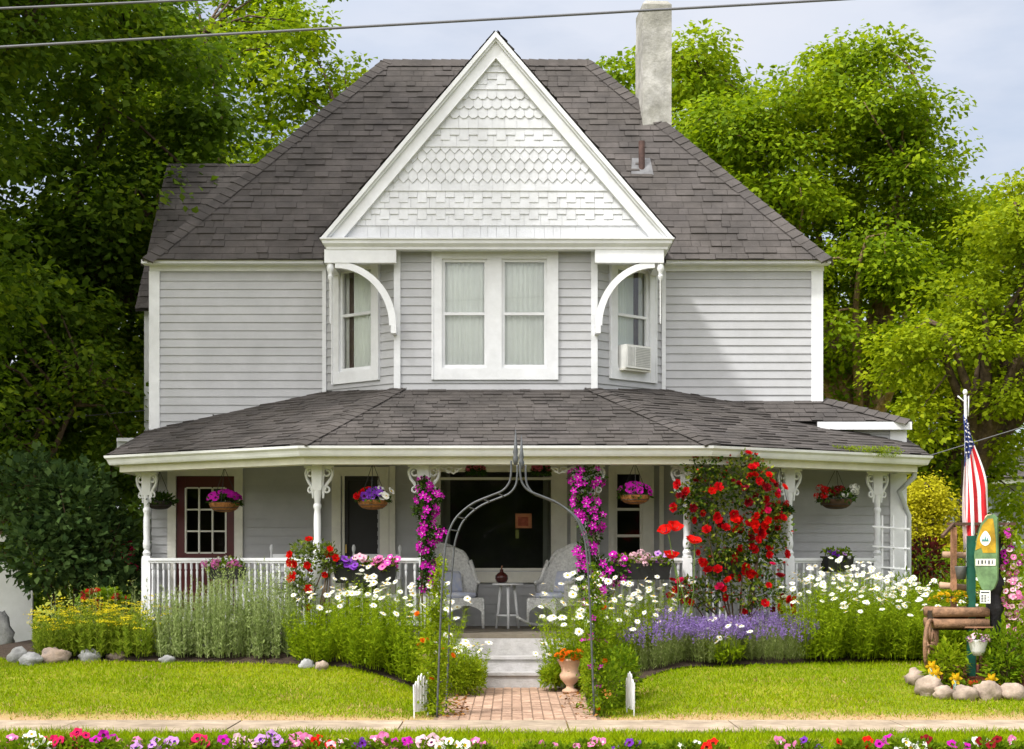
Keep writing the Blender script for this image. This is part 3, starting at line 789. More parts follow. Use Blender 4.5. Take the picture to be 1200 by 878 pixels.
# ================================================================== ground, walks, sky, light
def ground_material():
    m, nt, out = _nt('lawn_soil'); L = nt.links.new
    tc = _n(nt, 'ShaderNodeTexCoord')
    a = _n(nt, 'ShaderNodeTexNoise'); a.inputs['Scale'].default_value = .9; a.inputs['Detail'].default_value = 8; a.inputs['Roughness'].default_value = .7
    b = _n(nt, 'ShaderNodeTexNoise'); b.inputs['Scale'].default_value = 30; b.inputs['Detail'].default_value = 4
    L(tc.outputs['Object'], a.inputs[0]); L(tc.outputs['Object'], b.inputs[0])
    r = _n(nt, 'ShaderNodeValToRGB'); e = r.color_ramp.elements
    e[0].position = .3; e[0].color = (.12, .16, .010, 1); e[1].position = .7; e[1].color = (.27, .26, .03, 1)
    L(a.outputs['Fac'], r.inputs[0])
    mx = _n(nt, 'ShaderNodeMixRGB', blend_type='OVERLAY'); mx.inputs[0].default_value = .6
    L(r.outputs[0], mx.inputs[1]); L(b.outputs['Color'], mx.inputs[2])
    p = _n(nt, 'ShaderNodeBsdfPrincipled'); p.inputs['Roughness'].default_value = .95; p.inputs['Specular IOR Level'].default_value = .1
    sx_ = _n(nt, 'ShaderNodeSeparateXYZ'); L(tc.outputs['Object'], sx_.inputs[0])
    ad = _n(nt, 'ShaderNodeMath', operation='MULTIPLY_ADD'); ad.inputs[1].default_value = 1.1; L(a.outputs['Fac'], ad.inputs[0]); L(sx_.outputs['Y'], ad.inputs[2])
    m1 = _n(nt, 'ShaderNodeMapRange'); m1.inputs[1].default_value = 15.45; m1.inputs[2].default_value = 15.95; m1.inputs[3].default_value = 1; m1.inputs[4].default_value = 0; L(ad.outputs[0], m1.inputs[0])
    m2 = _n(nt, 'ShaderNodeMapRange'); m2.inputs[1].default_value = 14.4; m2.inputs[2].default_value = 14.6; L(sx_.outputs['Y'], m2.inputs[0])
    mm_ = _n(nt, 'ShaderNodeMath', operation='MULTIPLY'); L(m1.outputs[0], mm_.inputs[0]); L(m2.outputs[0], mm_.inputs[1])
    my = _n(nt, 'ShaderNodeMixRGB'); my.inputs[2].default_value = (.40, .27, .14, 1); L(mm_.outputs[0], my.inputs[0]); L(mx.outputs[0], my.inputs[1])
    L(my.outputs[0], p.inputs[0]); L(p.outputs[0], out.inputs[0]); return m
GROUND = ground_material()
def axis(lo, hi, a, b, s):
    v = [lo]; 
    q = np.concatenate([np.linspace(lo, a, 10)[:-1], np.arange(a, b, s), np.linspace(b, hi, 12)])
    return q
xs = axis(-250, 250, -9, 9, .2); ys = axis(-60, 420, 11, 24, .2)
me = bpy.data.meshes.new('ground'); V = [(x, y, gz(x, y)) for y in ys for x in xs]; nx = len(xs)
Fc = [(j * nx + i, j * nx + i + 1, (j + 1) * nx + i + 1, (j + 1) * nx + i) for j in range(len(ys) - 1) for i in range(nx - 1)]
me.from_pydata(V, [], Fc); me.materials.append(GROUND); me.polygons.foreach_set('use_smooth', [True] * len(me.polygons)); me.update()
tag(link(bpy.data.objects.new('ground', me)), kind='structure')

# sidewalk: slabs with joints
WALKM = mat('worn_concrete', (.44, .35, .26), .9, .2, 4, .3, 60, island=.07, stain=.25, spec=.2)
mb = MB(); x = -40.0
while x < 40:
    d = .018 * math.sin(x * .5)
    mb.box(x + .008, x + 1.492, 13.68 + d, 14.64 + d, -.1, .022 + random.uniform(-.004, .004)); x += 1.5
tag(mb.build('sidewalk', WALKM), kind='structure')
# street with kerb behind the camera side
mb = MB(); mb.poly([(-250, 2.0, .004), (250, 2.0, .004), (250, 11.0, .004), (-250, 11.0, .004)])
tag(mb.build('road', mat('asphalt', (.055, .055, .055), .9, .2, 5, .3, 200)), kind='structure')
mb = MB(); mb.box(-250, 250, 11.0, 11.15, -.1, .12)
tag(mb.build('kerb', mat('kerb_concrete', (.42, .40, .37), .9, .15, 5)), kind='structure')

# brick path
BRICK = mat('path_brick', (.50, .33, .24), .9, .2, 7, .4, 90, island=.14, stain=.2, spec=.15)
mb = MB()
def brick(x0, x1, y0, y1, h): 
    g = .007; mb.box(x0 + g, x1 - g, y0 + g, y1 - g, -.03, h)
y = 14.70; r = 0
while y < 18.48:
    off = (r % 2) * .0; x = -.50 + off
    while x < .58:
        brick(x, x + .1, y, min(y + .2, 18.5), .012 + random.uniform(-.004, .004)); x += .1
    r += 1; y += .2
for xe, s_ in ((-.50, -1), (.60, 1)):
    y = 14.70
    while y < 18.48:
        brick(min(xe, xe + s_ * .2), max(xe, xe + s_ * .2), y, min(y + .1, 18.5), .016 + random.uniform(-.006, .006)); y += .1
tag(mb.build('brick_path', BRICK), kind='structure')
mb = MB(); mb.poly([(-.74, 14.66, .006), (.84, 14.66, .006), (.84, 18.5, .006), (-.74, 18.5, .006)])
tag(mb.build('path_bedding', mat('joint_sand', (.25, .165, .11), .95, .3, 30)), kind='structure')
# fallen leaves and litter along the path edges
nm = NM(); n = 260
sx = np.where(rng.random(n) < .5, rng.normal(-.58, .07, n), rng.normal(.72, .09, n)); sy = rng.uniform(14.8, 18.4, n)
nm.leaves(np.stack([sx, sy, np.full(n, .03)], 1), rng.normal(0, 1, (n, 3)) * [1, 1, .25], rng.uniform(.03, .07, n), rng.uniform(.02, .035, n), .2)
tag(nm.build('dry_leaves', leafmat('dry_leaf', [(.20, .08, .02), (.35, .17, .05), (.12, .05, .02)], .1)), 'dry brown leaves scattered along the edges of the brick path', 'leaf litter', kind='stuff')

# planting beds (soil)
LB = [(-6.6, 19.2), (-5.4, 18.75), (-3.9, 18.6), (-3.0, 18.5), (-2.3, 18.3), (-1.6, 17.95), (-.85, 17.6), (-.72, 17.5)]
RB_ = [(.78, 16.4), (1.05, 16.5), (1.25, 17.7), (1.7, 18.0), (2.4, 18.25), (3.6, 18.55), (5.0, 18.75), (6.3, 18.9)]
SOIL = mat('mulch_soil', (.055, .035, .022), .95, .35, 22, .8, 120)
def front_y(path, x):
    for (a, b), (c, d) in zip(path, path[1:]):
        if a <= x <= c: return b + (d - b) * (x - a) / (c - a)
    return path[0][1] if x < path[0][0] else path[-1][1]
def bed(name, path, back):
    mb = MB(); xs = np.linspace(path[0][0], path[-1][0], 60); ny = 8; vs = []
    for x in xs:
        yf = front_y(path, x); yb = back(x)
        for j in range(ny):
            t = j / (ny - 1); y = yf + (max(yb, yf + .1) - yf) * t
            vs.append((x, y, max(gz(x, y), .0) + .012 + .10 * smooth(t * 3) + .015 * mnoise.noise(Vector((x * 5, y * 5, 0)))))
    mb.add(vs, [(i * ny + j, (i + 1) * ny + j, (i + 1) * ny + j + 1, i * ny + j + 1) for i in range(59) for j in range(ny - 1)])
    return tag(mb.build(name, SOIL, smooth=True), kind='structure')
bed('flower_bed_soil', LB, lambda x: 19.2 if x > -2.4 else 19.2 + (-2.4 - x) * .66)
bed('flower_bed_soil', RB_, lambda x: 19.2 if x < 2.3 else 19.2 + (x - 2.3) * .6)
ISL = (5.32, 17.1)

# grass blades
def in_bed(x, y):
    if x < -.72 and x > -6.6 and y > front_y(LB, x): return True
    if x > .78 and x < 6.3 and y > front_y(RB_, x): return True
    return (x - ISL[0]) ** 2 / .95 ** 2 + (y - ISL[1]) ** 2 / .95 ** 2 < 1
def grass(n, x0, x1, y0, y1, lo, hi, ok):
    P = np.stack([rng.uniform(x0, x1, n), rng.uniform(y0, y1, n)], 1)
    keep = np.array([ok(a, b) for a, b in P]); P = P[keep]
    z = np.array([gz(a, b) for a, b in P])
    cl = np.array([mnoise.noise(Vector((a * 1.1, b * 1.6, 3))) + .5 * mnoise.noise(Vector((a * 5, b * 5, 7))) for a, b in P])
    h = (lo + (hi - lo) * rng.random(len(P)) ** 1.5) * (1 + .45 * np.clip(cl, -1, 1))
    return np.stack([P[:, 0], P[:, 1], z - .005], 1), h, cl
GRASS = leafmat('lawn_grass', [(.115, .20, .002), (.20, .30, .003), (.29, .37, .004), (.36, .38, .010)], .35, .6, patch=.45)
STRAW = leafmat('dry_grass', [(.42, .27, .11), (.56, .38, .19), (.36, .29, .07)], .2, .7)
nm = NM()
for (n, x0, x1, y0, y1, lo, hi) in ((150000, -7.5, 7.5, 14.68, 19.6, .022, .06), (26000, -9, -5.0, 19, 27, .03, .08), (60000, -5.6, 5.6, 12.2, 13.72, .03, .085)):
    Pn, h, cl = grass(n, x0, x1, y0, y1, lo, hi, lambda a, b: not in_bed(a, b) and not (-.72 < a < .82 and b > 14.6))
    N = len(Pn); T = np.stack([rng.normal(0, .38, N), rng.normal(0, .38, N), np.ones(N)], 1)
    # worn, dry fringe along the walk and patches
    dry = np.clip((15.55 + .45 * cl - Pn[:, 1]) / .7, 0, 1) * (Pn[:, 1] > 14.6) * .88 + .30 * np.clip((cl - .25) * 4, 0, 1)
    isd = rng.random(N) < dry
    bare = (Pn[:, 1] > 14.6) & (rng.random(N) < np.clip((15.2 + .35 * cl - Pn[:, 1]) / .4, 0, .8))
    bend = np.stack([rng.normal(0, .25, N) * h, rng.normal(0, .25, N) * h, np.zeros(N)], 1)
    for mi, k in ((0, ~isd & ~bare), (1, isd & ~bare)):
        nm.blades(Pn[k], T[k], h[k] * (1 if mi == 0 else .7), rng.uniform(.006, .011, k.sum()), bend[k], mi)
tag(nm.build('lawn_grass', [GRASS, STRAW]), 'mown sunny lawn grass with a dry fringe along the sidewalk', 'grass', kind='stuff')

# ------------------------------------------------------------------ sky and sun
w = bpy.data.worlds.new('World'); scene.world = w; w.use_nodes = True
nt = w.node_tree; nt.nodes.clear(); L = nt.links.new
SUN_EL, SUN_AZ = math.radians(52), math.radians(-48)     # azimuth measured from -Y (towards the viewer) to -X
sun_dir = Vector((-math.cos(SUN_EL) * math.sin(-SUN_AZ), -math.cos(SUN_EL) * math.cos(SUN_AZ), math.sin(SUN_EL)))
out = _n(nt, 'ShaderNodeOutputWorld'); bg = _n(nt, 'ShaderNodeBackground'); bg.inputs[1].default_value = .1
sky = _n(nt, 'ShaderNodeTexSky', sky_type='NISHITA'); sky.sun_disc = False; sky.sun_elevation = SUN_EL
sky.sun_rotation = math.atan2(sun_dir.x, sun_dir.y); sky.air_density = 1.0; sky.dust_density = 1.5
tc = _n(nt, 'ShaderNodeTexCoord'); mp = _n(nt, 'ShaderNodeMapping'); mp.inputs['Scale'].default_value = (1.6, 1.6, 5.0); mp.inputs['Location'].default_value = (.7, .2, .35)
L(tc.outputs['Generated'], mp.inputs[0])
nz = _n(nt, 'ShaderNodeTexNoise'); nz.inputs['Scale'].default_value = 1.5; nz.inputs['Detail'].default_value = 7; nz.inputs['Roughness'].default_value = .55; L(mp.outputs[0], nz.inputs[0])
rp = _n(nt, 'ShaderNodeValToRGB'); e = rp.color_ramp.elements; e[0].position = .36; e[0].color = (.25, .25, .25, 1); e[1].position = .62; e[1].color = (.92, .92, .92, 1)
L(nz.outputs['Fac'], rp.inputs[0])
n2 = _n(nt, 'ShaderNodeTexNoise'); n2.inputs['Scale'].default_value = 2.6; n2.inputs['Detail'].default_value = 6; L(mp.outputs[0], n2.inputs[0])
rc = _n(nt, 'ShaderNodeValToRGB'); e = rc.color_ramp.elements; e[0].position = .35; e[0].color = (5.1, 5.6, 6.6, 1); e[1].position = .7; e[1].color = (6.4, 6.5, 7.0, 1)
L(n2.outputs['Fac'], rc.inputs[0])
mx = _n(nt, 'ShaderNodeMixRGB'); L(rp.outputs[0], mx.inputs[0]); L(sky.outputs[0], mx.inputs[1]); L(rc.outputs[0], mx.inputs[2])
dp = _n(nt, 'ShaderNodeVectorMath', operation='DOT_PRODUCT'); dp.inputs[1].default_value = sun_dir; L(tc.outputs['Generated'], dp.inputs[0])
hz = _n(nt, 'ShaderNodeMapRange', interpolation_type='SMOOTHSTEP'); hz.inputs[1].default_value = .05; hz.inputs[2].default_value = 1.0; hz.inputs[3].default_value = 1.0; hz.inputs[4].default_value = 3.3
L(dp.outputs['Value'], hz.inputs[0])
hm = _n(nt, 'ShaderNodeVectorMath', operation='SCALE'); hw_ = _n(nt, 'ShaderNodeMapRange'); hw_.inputs[1].default_value = .0; hw_.inputs[2].default_value = .6; L(dp.outputs['Value'], hw_.inputs[0])
hc = _n(nt, 'ShaderNodeMixRGB'); hc.inputs[2].default_value = (6.5, 6.35, 6.25, 1); L(hw_.outputs[0], hc.inputs[0]); L(mx.outputs[0], hc.inputs[1])
L(hc.outputs[0], hm.inputs[0]); L(hz.outputs[0], hm.inputs['Scale'])
L(hm.outputs[0], bg.inputs[0]); L(bg.outputs[0], out.inputs[0])
sl_ = bpy.data.lights.new('sun', 'SUN'); sl_.energy = 2.8; sl_.angle = math.radians(6); sl_.color = (1, .98, .94)
so = bpy.data.objects.new('sun', sl_); link(so); so.rotation_euler = (-sun_dir).to_track_quat('-Z', 'Y').to_euler(); so.location = (-20, -10, 30)

cam = bpy.data.cameras.new('camera'); cam.lens = 36 * F / 1200; cam.sensor_width = 36; cam.sensor_fit = 'HORIZONTAL'
cam.shift_y = (657 - 439) / 1200; cam.clip_end = 1500; cam.clip_start = .1
co = bpy.data.objects.new('camera', cam); link(co); co.location = (0, 0, EYE); co.rotation_euler = (PI / 2, 0, 0); scene.camera = co
scene.view_settings.view_transform = 'Standard'; scene.view_settings.look = 'None'; scene.view_settings.exposure = .5; scene.view_settings.gamma = 1
scene.cycles.use_denoising = True
scene.cycles.max_bounces = 8; scene.cycles.transparent_max_bounces = 12; scene.cycles.transmission_bounces = 4; scene.cycles.diffuse_bounces = 4; scene.cycles.glossy_bounces = 3
scene.cycles.sample_clamp_indirect = 6

# ================================================================== trees
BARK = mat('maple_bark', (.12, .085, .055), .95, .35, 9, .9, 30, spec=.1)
BARK2 = mat('sun_toned_limb_bark', (.30, .20, .12), .95, .35, 9, .9, 30, spec=.1)  # lighter copy of the bark, sunlight put into its colour
LEAF_D = leafmat('shade_toned_maple_leaf', [(.045, .085, .010), (.075, .13, .013), (.12, .185, .016), (.25, .30, .015)], .45, .5, (1.3, 1.4, .6), patch=.4)  # darker copy of the maple leaf, shade put into its colour
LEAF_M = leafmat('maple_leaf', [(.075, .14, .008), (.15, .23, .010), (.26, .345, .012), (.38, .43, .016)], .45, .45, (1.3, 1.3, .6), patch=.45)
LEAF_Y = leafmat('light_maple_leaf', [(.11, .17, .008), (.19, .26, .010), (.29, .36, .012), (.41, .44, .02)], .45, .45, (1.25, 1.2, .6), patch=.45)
LEAF_G = leafmat('golden_leaf', [(.40, .38, .012), (.56, .52, .02), (.68, .62, .05)], .45)
def make_tree(name, label, base, blobs, leaf, nclump, nleaf, size=.2, clump=.75, trunk_r=.3, lean=(0, 0), bark=BARK, group=None, limbs=9, seed=1, cat='tree', fork=.35, shell=.55, cull=None, flat=.55):
    """blobs: (cx, cy, cz, rx, ry, rz) ellipsoids that make the crown; boughs run from the trunk to leaf clumps"""
    R = np.random.default_rng(seed); rr = random.Random(seed)
    b = Vector(base); t = thing(name, b, label, cat, group)
    vol = np.array([q[3] * q[4] * q[5] for q in blobs]); pick = R.choice(len(blobs), nclump, p=vol / vol.sum())
    C = []
    for k in pick:
        cx, cy, cz, rx, ry, rz_ = blobs[k]
        d = R.normal(0, 1, 3); d /= np.linalg.norm(d); rad = (shell + (1 - shell) * R.random()) ** .8 if R.random() < .75 else R.random() ** .5
        C.append((cx + d[0] * rx * rad, cy + d[1] * ry * rad, cz + d[2] * rz_ * rad))
    C = np.array(C)
    if cull is not None: C = C[[not cull(c) for c in C]]
    top = Vector((float(np.mean([q[0] for q in blobs])), float(np.mean([q[1] for q in blobs])), max(q[2] for q in blobs)))
    # trunk
    mb = MB(); pts = []; rs = []
    fk = b + (top - b) * fork; fk.x = b.x + lean[0]; fk.y = b.y + lean[1]
    for i in range(7):
        s = i / 6; p = b.lerp(fk, s) + Vector((.10 * math.sin(s * 5 + seed), .08 * math.sin(s * 4 + seed * 2), 0)) * s
        pts.append(p); rs.append(trunk_r * (1.0 - .35 * s) * (1.35 if i == 0 else 1))
    mb.tube(pts, rs, 12); fk = pts[-1]
    mb.build('trunk', bark, t, True)
    # boughs
    mb = MB(); nodes = []
    for i in range(limbs):
        c = Vector(C[rr.randrange(len(C))]); st = pts[-1].lerp(pts[-2], rr.random() * .8); mid = st.lerp(c, .5) + Vector((rr.uniform(-.5, .5), rr.uniform(-.5, .5), rr.uniform(.1, .7)))
        pl = []; n = 8
        for k in range(n + 1):
            s = k / n; p = st * (1 - s) ** 2 + mid * 2 * s * (1 - s) + c * s * s
            p = p + Vector((mnoise.noise(p * .9), mnoise.noise(p * .9 + Vector((5, 1, 2))), mnoise.noise(p * .9 + Vector((1, 7, 3))))) * .25 * s
            pl.append(p)
        r0 = trunk_r * rr.uniform(.30, .55); mb.tube(pl, [r0 * (1 - .85 * k / n) + .012 for k in range(n + 1)], 7); nodes += pl[3:]
    nd = np.array([tuple(p) for p in nodes])
    for c in C[::2]:
        d = np.linalg.norm(nd - c, axis=1); k = int(np.argmin(d)); q = Vector(nd[k]); c = Vector(c)
        if .3 < (c - q).length < 4:
            m_ = q.lerp(c, .5) + Vector((rr.uniform(-.2, .2), rr.uniform(-.2, .2), rr.uniform(0, .3)))
            mb.tube([q, m_, c], [.035, .022, .010], 5)
    mb.build('boughs', bark, t, True)
    # leaves: flattened clumps, leaves lying roughly level on top and hanging at the rim
    n = len(C) * nleaf; idx = np.repeat(np.arange(len(C)), nleaf)
    d = R.normal(0, 1, (n, 3)); d /= np.linalg.norm(d, axis=1, keepdims=True); rad = R.random(n) ** .42
    cs = clump * R.uniform(.6, 1.25, len(C))
    off = d * rad[:, None] * cs[idx][:, None] * np.array([1.2, 1.2, flat])
    Pn = C[idx] + off + R.normal(0, .05, (n, 3))
    T = d * np.array([1, 1, .3]) + R.normal(0, .45, (n, 3)); T[:, 2] -= .35
    up = d * np.array([.75, .75, .55]) + np.array([0, 0, .75]) + R.normal(0, .32, (n, 3))
    nm = NM(); sz = size * R.uniform(.6, 1.25, n)
    nm.leaves(Pn, T, sz, sz * R.uniform(.65, .95, n), .16, up)
    nm.build('crown', leaf, t)
    return t
g_ = .29
GT = 'tall maples behind the house'
# west side
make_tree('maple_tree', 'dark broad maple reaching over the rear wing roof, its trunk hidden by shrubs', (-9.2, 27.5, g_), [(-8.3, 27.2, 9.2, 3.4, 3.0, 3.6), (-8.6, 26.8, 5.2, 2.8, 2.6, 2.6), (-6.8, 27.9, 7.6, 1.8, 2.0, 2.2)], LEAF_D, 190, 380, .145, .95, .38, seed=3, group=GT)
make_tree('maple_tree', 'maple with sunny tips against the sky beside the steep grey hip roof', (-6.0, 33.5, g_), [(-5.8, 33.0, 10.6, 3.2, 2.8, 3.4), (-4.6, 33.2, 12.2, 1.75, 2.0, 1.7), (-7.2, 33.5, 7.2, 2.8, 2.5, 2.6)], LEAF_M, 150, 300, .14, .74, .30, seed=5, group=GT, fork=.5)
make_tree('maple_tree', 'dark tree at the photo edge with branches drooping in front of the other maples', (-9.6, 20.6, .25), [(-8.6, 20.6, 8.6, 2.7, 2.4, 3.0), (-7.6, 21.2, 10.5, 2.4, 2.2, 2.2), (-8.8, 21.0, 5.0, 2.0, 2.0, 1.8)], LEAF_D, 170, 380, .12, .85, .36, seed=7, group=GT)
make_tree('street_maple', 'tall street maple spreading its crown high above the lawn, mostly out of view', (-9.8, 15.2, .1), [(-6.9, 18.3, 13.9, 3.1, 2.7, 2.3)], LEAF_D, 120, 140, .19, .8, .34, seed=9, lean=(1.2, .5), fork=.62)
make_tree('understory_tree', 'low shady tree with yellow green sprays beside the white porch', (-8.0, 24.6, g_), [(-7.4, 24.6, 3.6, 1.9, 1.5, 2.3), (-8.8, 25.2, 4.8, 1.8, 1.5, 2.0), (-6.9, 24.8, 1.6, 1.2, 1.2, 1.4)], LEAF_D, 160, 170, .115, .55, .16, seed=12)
# east side
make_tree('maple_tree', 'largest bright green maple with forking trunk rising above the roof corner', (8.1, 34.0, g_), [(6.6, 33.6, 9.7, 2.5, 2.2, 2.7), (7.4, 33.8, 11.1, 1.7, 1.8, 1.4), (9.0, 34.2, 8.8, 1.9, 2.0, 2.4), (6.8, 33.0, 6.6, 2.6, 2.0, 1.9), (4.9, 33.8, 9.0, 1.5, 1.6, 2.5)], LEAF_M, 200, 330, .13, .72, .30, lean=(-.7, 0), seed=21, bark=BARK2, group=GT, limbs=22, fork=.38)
make_tree('maple_tree', 'pale leafed maple with a thick dark trunk behind the flag', (8.05, 28.6, g_), [(9.4, 28.4, 6.3, 1.9, 1.8, 2.2), (8.2, 28.0, 4.9, 1.7, 1.5, 1.3), (10.1, 28.8, 7.5, 1.6, 1.6, 1.3), (9.3, 28.2, 4.2, 1.5, 1.1, .9), (7.4, 28.6, 4.1, 1.1, 1.1, .8)], LEAF_Y, 100, 300, .11, .56, .30, lean=(.25, 0), seed=23, bark=BARK, group=GT, limbs=12, fork=.42)
make_tree('maple_tree', 'distant round maple showing on both sides of the chimney', (4.4, 44.0, g_), [(4.6, 44, 13.2, 2.6, 2.5, 2.9), (2.9, 44, 12.6, 1.5, 2.0, 1.9), (5.5, 44, 10.0, 2.6, 2.5, 3.2)], LEAF_M, 140, 260, .18, .85, .34, seed=25, group=GT)
make_tree('maple_tree', 'shaded maple filling the gap between the house corner and the flag tree', (9.6, 38.0, g_), [(9.4, 38, 6.4, 3.0, 2.4, 3.4), (11.4, 38.0, 7.4, 2.4, 2.2, 3.0), (8.0, 37.5, 4.6, 2.4, 2.0, 2.6), (10.6, 37.6, 3.4, 2.4, 1.6, 1.6)], LEAF_M, 165, 260, .15, .8, .3, seed=27, group=GT)
make_tree('golden_shrub', 'golden yellow bush glowing behind the porch corner', (7.0, 27.0, g_), [(7.0, 27.0, 1.75, .66, .6, 1.15)], LEAF_G, 90, 160, .06, .28, .06, seed=31, cat='shrub', limbs=5)
# far woods that read as one mass
nm = NM(); n = 60000
X_ = rng.uniform(-60, 70, n); base = rng.uniform(0, 1, n)
hh = np.array([6 + 3.0 * mnoise.noise(Vector((x * .12, 0, 0))) + 1.6 * mnoise.noise(Vector((x * .5, 3, 0))) for x in X_])
Pn = np.stack([X_, rng.uniform(62, 72, n), .3 + hh * base ** .7], 1)
nm.leaves(Pn, rng.normal(0, 1, (n, 3)), rng.uniform(.3, .7, n), rng.uniform(.25, .5, n), .2)
tag(nm.build('far_woods', leafmat('far_leaf', [(.03, .06, .012), (.06, .10, .015), (.10, .14, .02)], .3, patch=.5)), 'far belt of woods closing the view behind the gardens', 'woods', kind='stuff')

# unseen belt of trees behind the viewer, added to darken the porch
nm = NM(); n = 26000; X_ = rng.uniform(-45, 45, n); hh = np.array([6.0 + 2.0 * mnoise.noise(Vector((x * .15, 5, 0))) for x in X_])
nm.leaves(np.stack([X_, rng.uniform(-20, -12, n), .2 + hh * rng.random(n)], 1), rng.normal(0, 1, (n, 3)), rng.uniform(.6, 1.1, n), rng.uniform(.5, .9, n), .2)
tag(nm.build('added_tree_belt', LEAF_D), 'unseen belt of trees added across the street to shade the porch', 'trees', kind='stuff')
# ================================================================== flowers and garden plants
def bedz(x, y): return max(gz(x, y), 0) + .09
def dground(px, py, add=0.):
    D = 13.0
    while D < 26 and 657.0 + (EYE - gz(PX(px, D), D) - add) * F / D > py: D += .02
    return D
PETAL = {}
def pm(key, c, rough=.5, tr=.3):
    if key not in PETAL:
        PETAL[key] = leafmat('petal_' + key, [tuple(v * .80 for v in c), c, tuple(min(1, v * 1.12) for v in c)], tr, rough)
    return PETAL[key]
WHT = pm('white', (.82, .82, .76)); YEL = pm('yellow', (.75, .50, .02)); MAG = pm('magenta', (.50, .015, .37)); PNK = pm('pink', (.72, .20, .42)); PALE = pm('pale_pink', (.78, .50, .58))
LIL = pm('lilac', (.55, .28, .62)); PUR = pm('purple', (.16, .03, .36)); RED = pm('red', (.55, .008, .012)); DRED = pm('dark_red', (.20, .006, .012)); SCAR = pm('scarlet', (.68, .012, .008)); ORG = pm('orange', (.78, .20, .012)); LAV = pm('lavender', (.30, .20, .48)); CRIM = pm('crimson', (.62, .015, .10)); THR = pm('dark_throat', (.10, .01, .08)); WINE = pm('wine', (.10, .012, .016))
STEM = mat('green_stem', (.09, .15, .02), .6, .2)
G_DAISY = leafmat('daisy_leaf', [(.15, .24, .008), (.25, .35, .010), (.36, .45, .018)], .45)
G_DARK = leafmat('dark_garden_leaf', [(.018, .045, .008), (.04, .085, .012), (.07, .12, .015)], .3)
G_MID = leafmat('garden_leaf', [(.08, .155, .006), (.15, .24, .008), (.24, .33, .012)], .42)
G_LIME = leafmat('lime_leaf', [(.15, .23, .006), (.24, .33, .008), (.34, .41, .02)], .42)
G_SILV = leafmat('silver_leaf', [(.22, .29, .09), (.33, .41, .14), (.44, .50, .24)], .42)
G_YAR = leafmat('yarrow_leaf', [(.16, .25, .018), (.27, .36, .03), (.38, .45, .05)], .42)
G_LAV = leafmat('lavender_leaf', [(.15, .21, .045), (.23, .29, .08), (.31, .34, .14)], .4)
G_ROSE = leafmat('rose_leaf', [(.022, .05, .008), (.05, .10, .012), (.15, .20, .02), (.24, .27, .03)], .35)

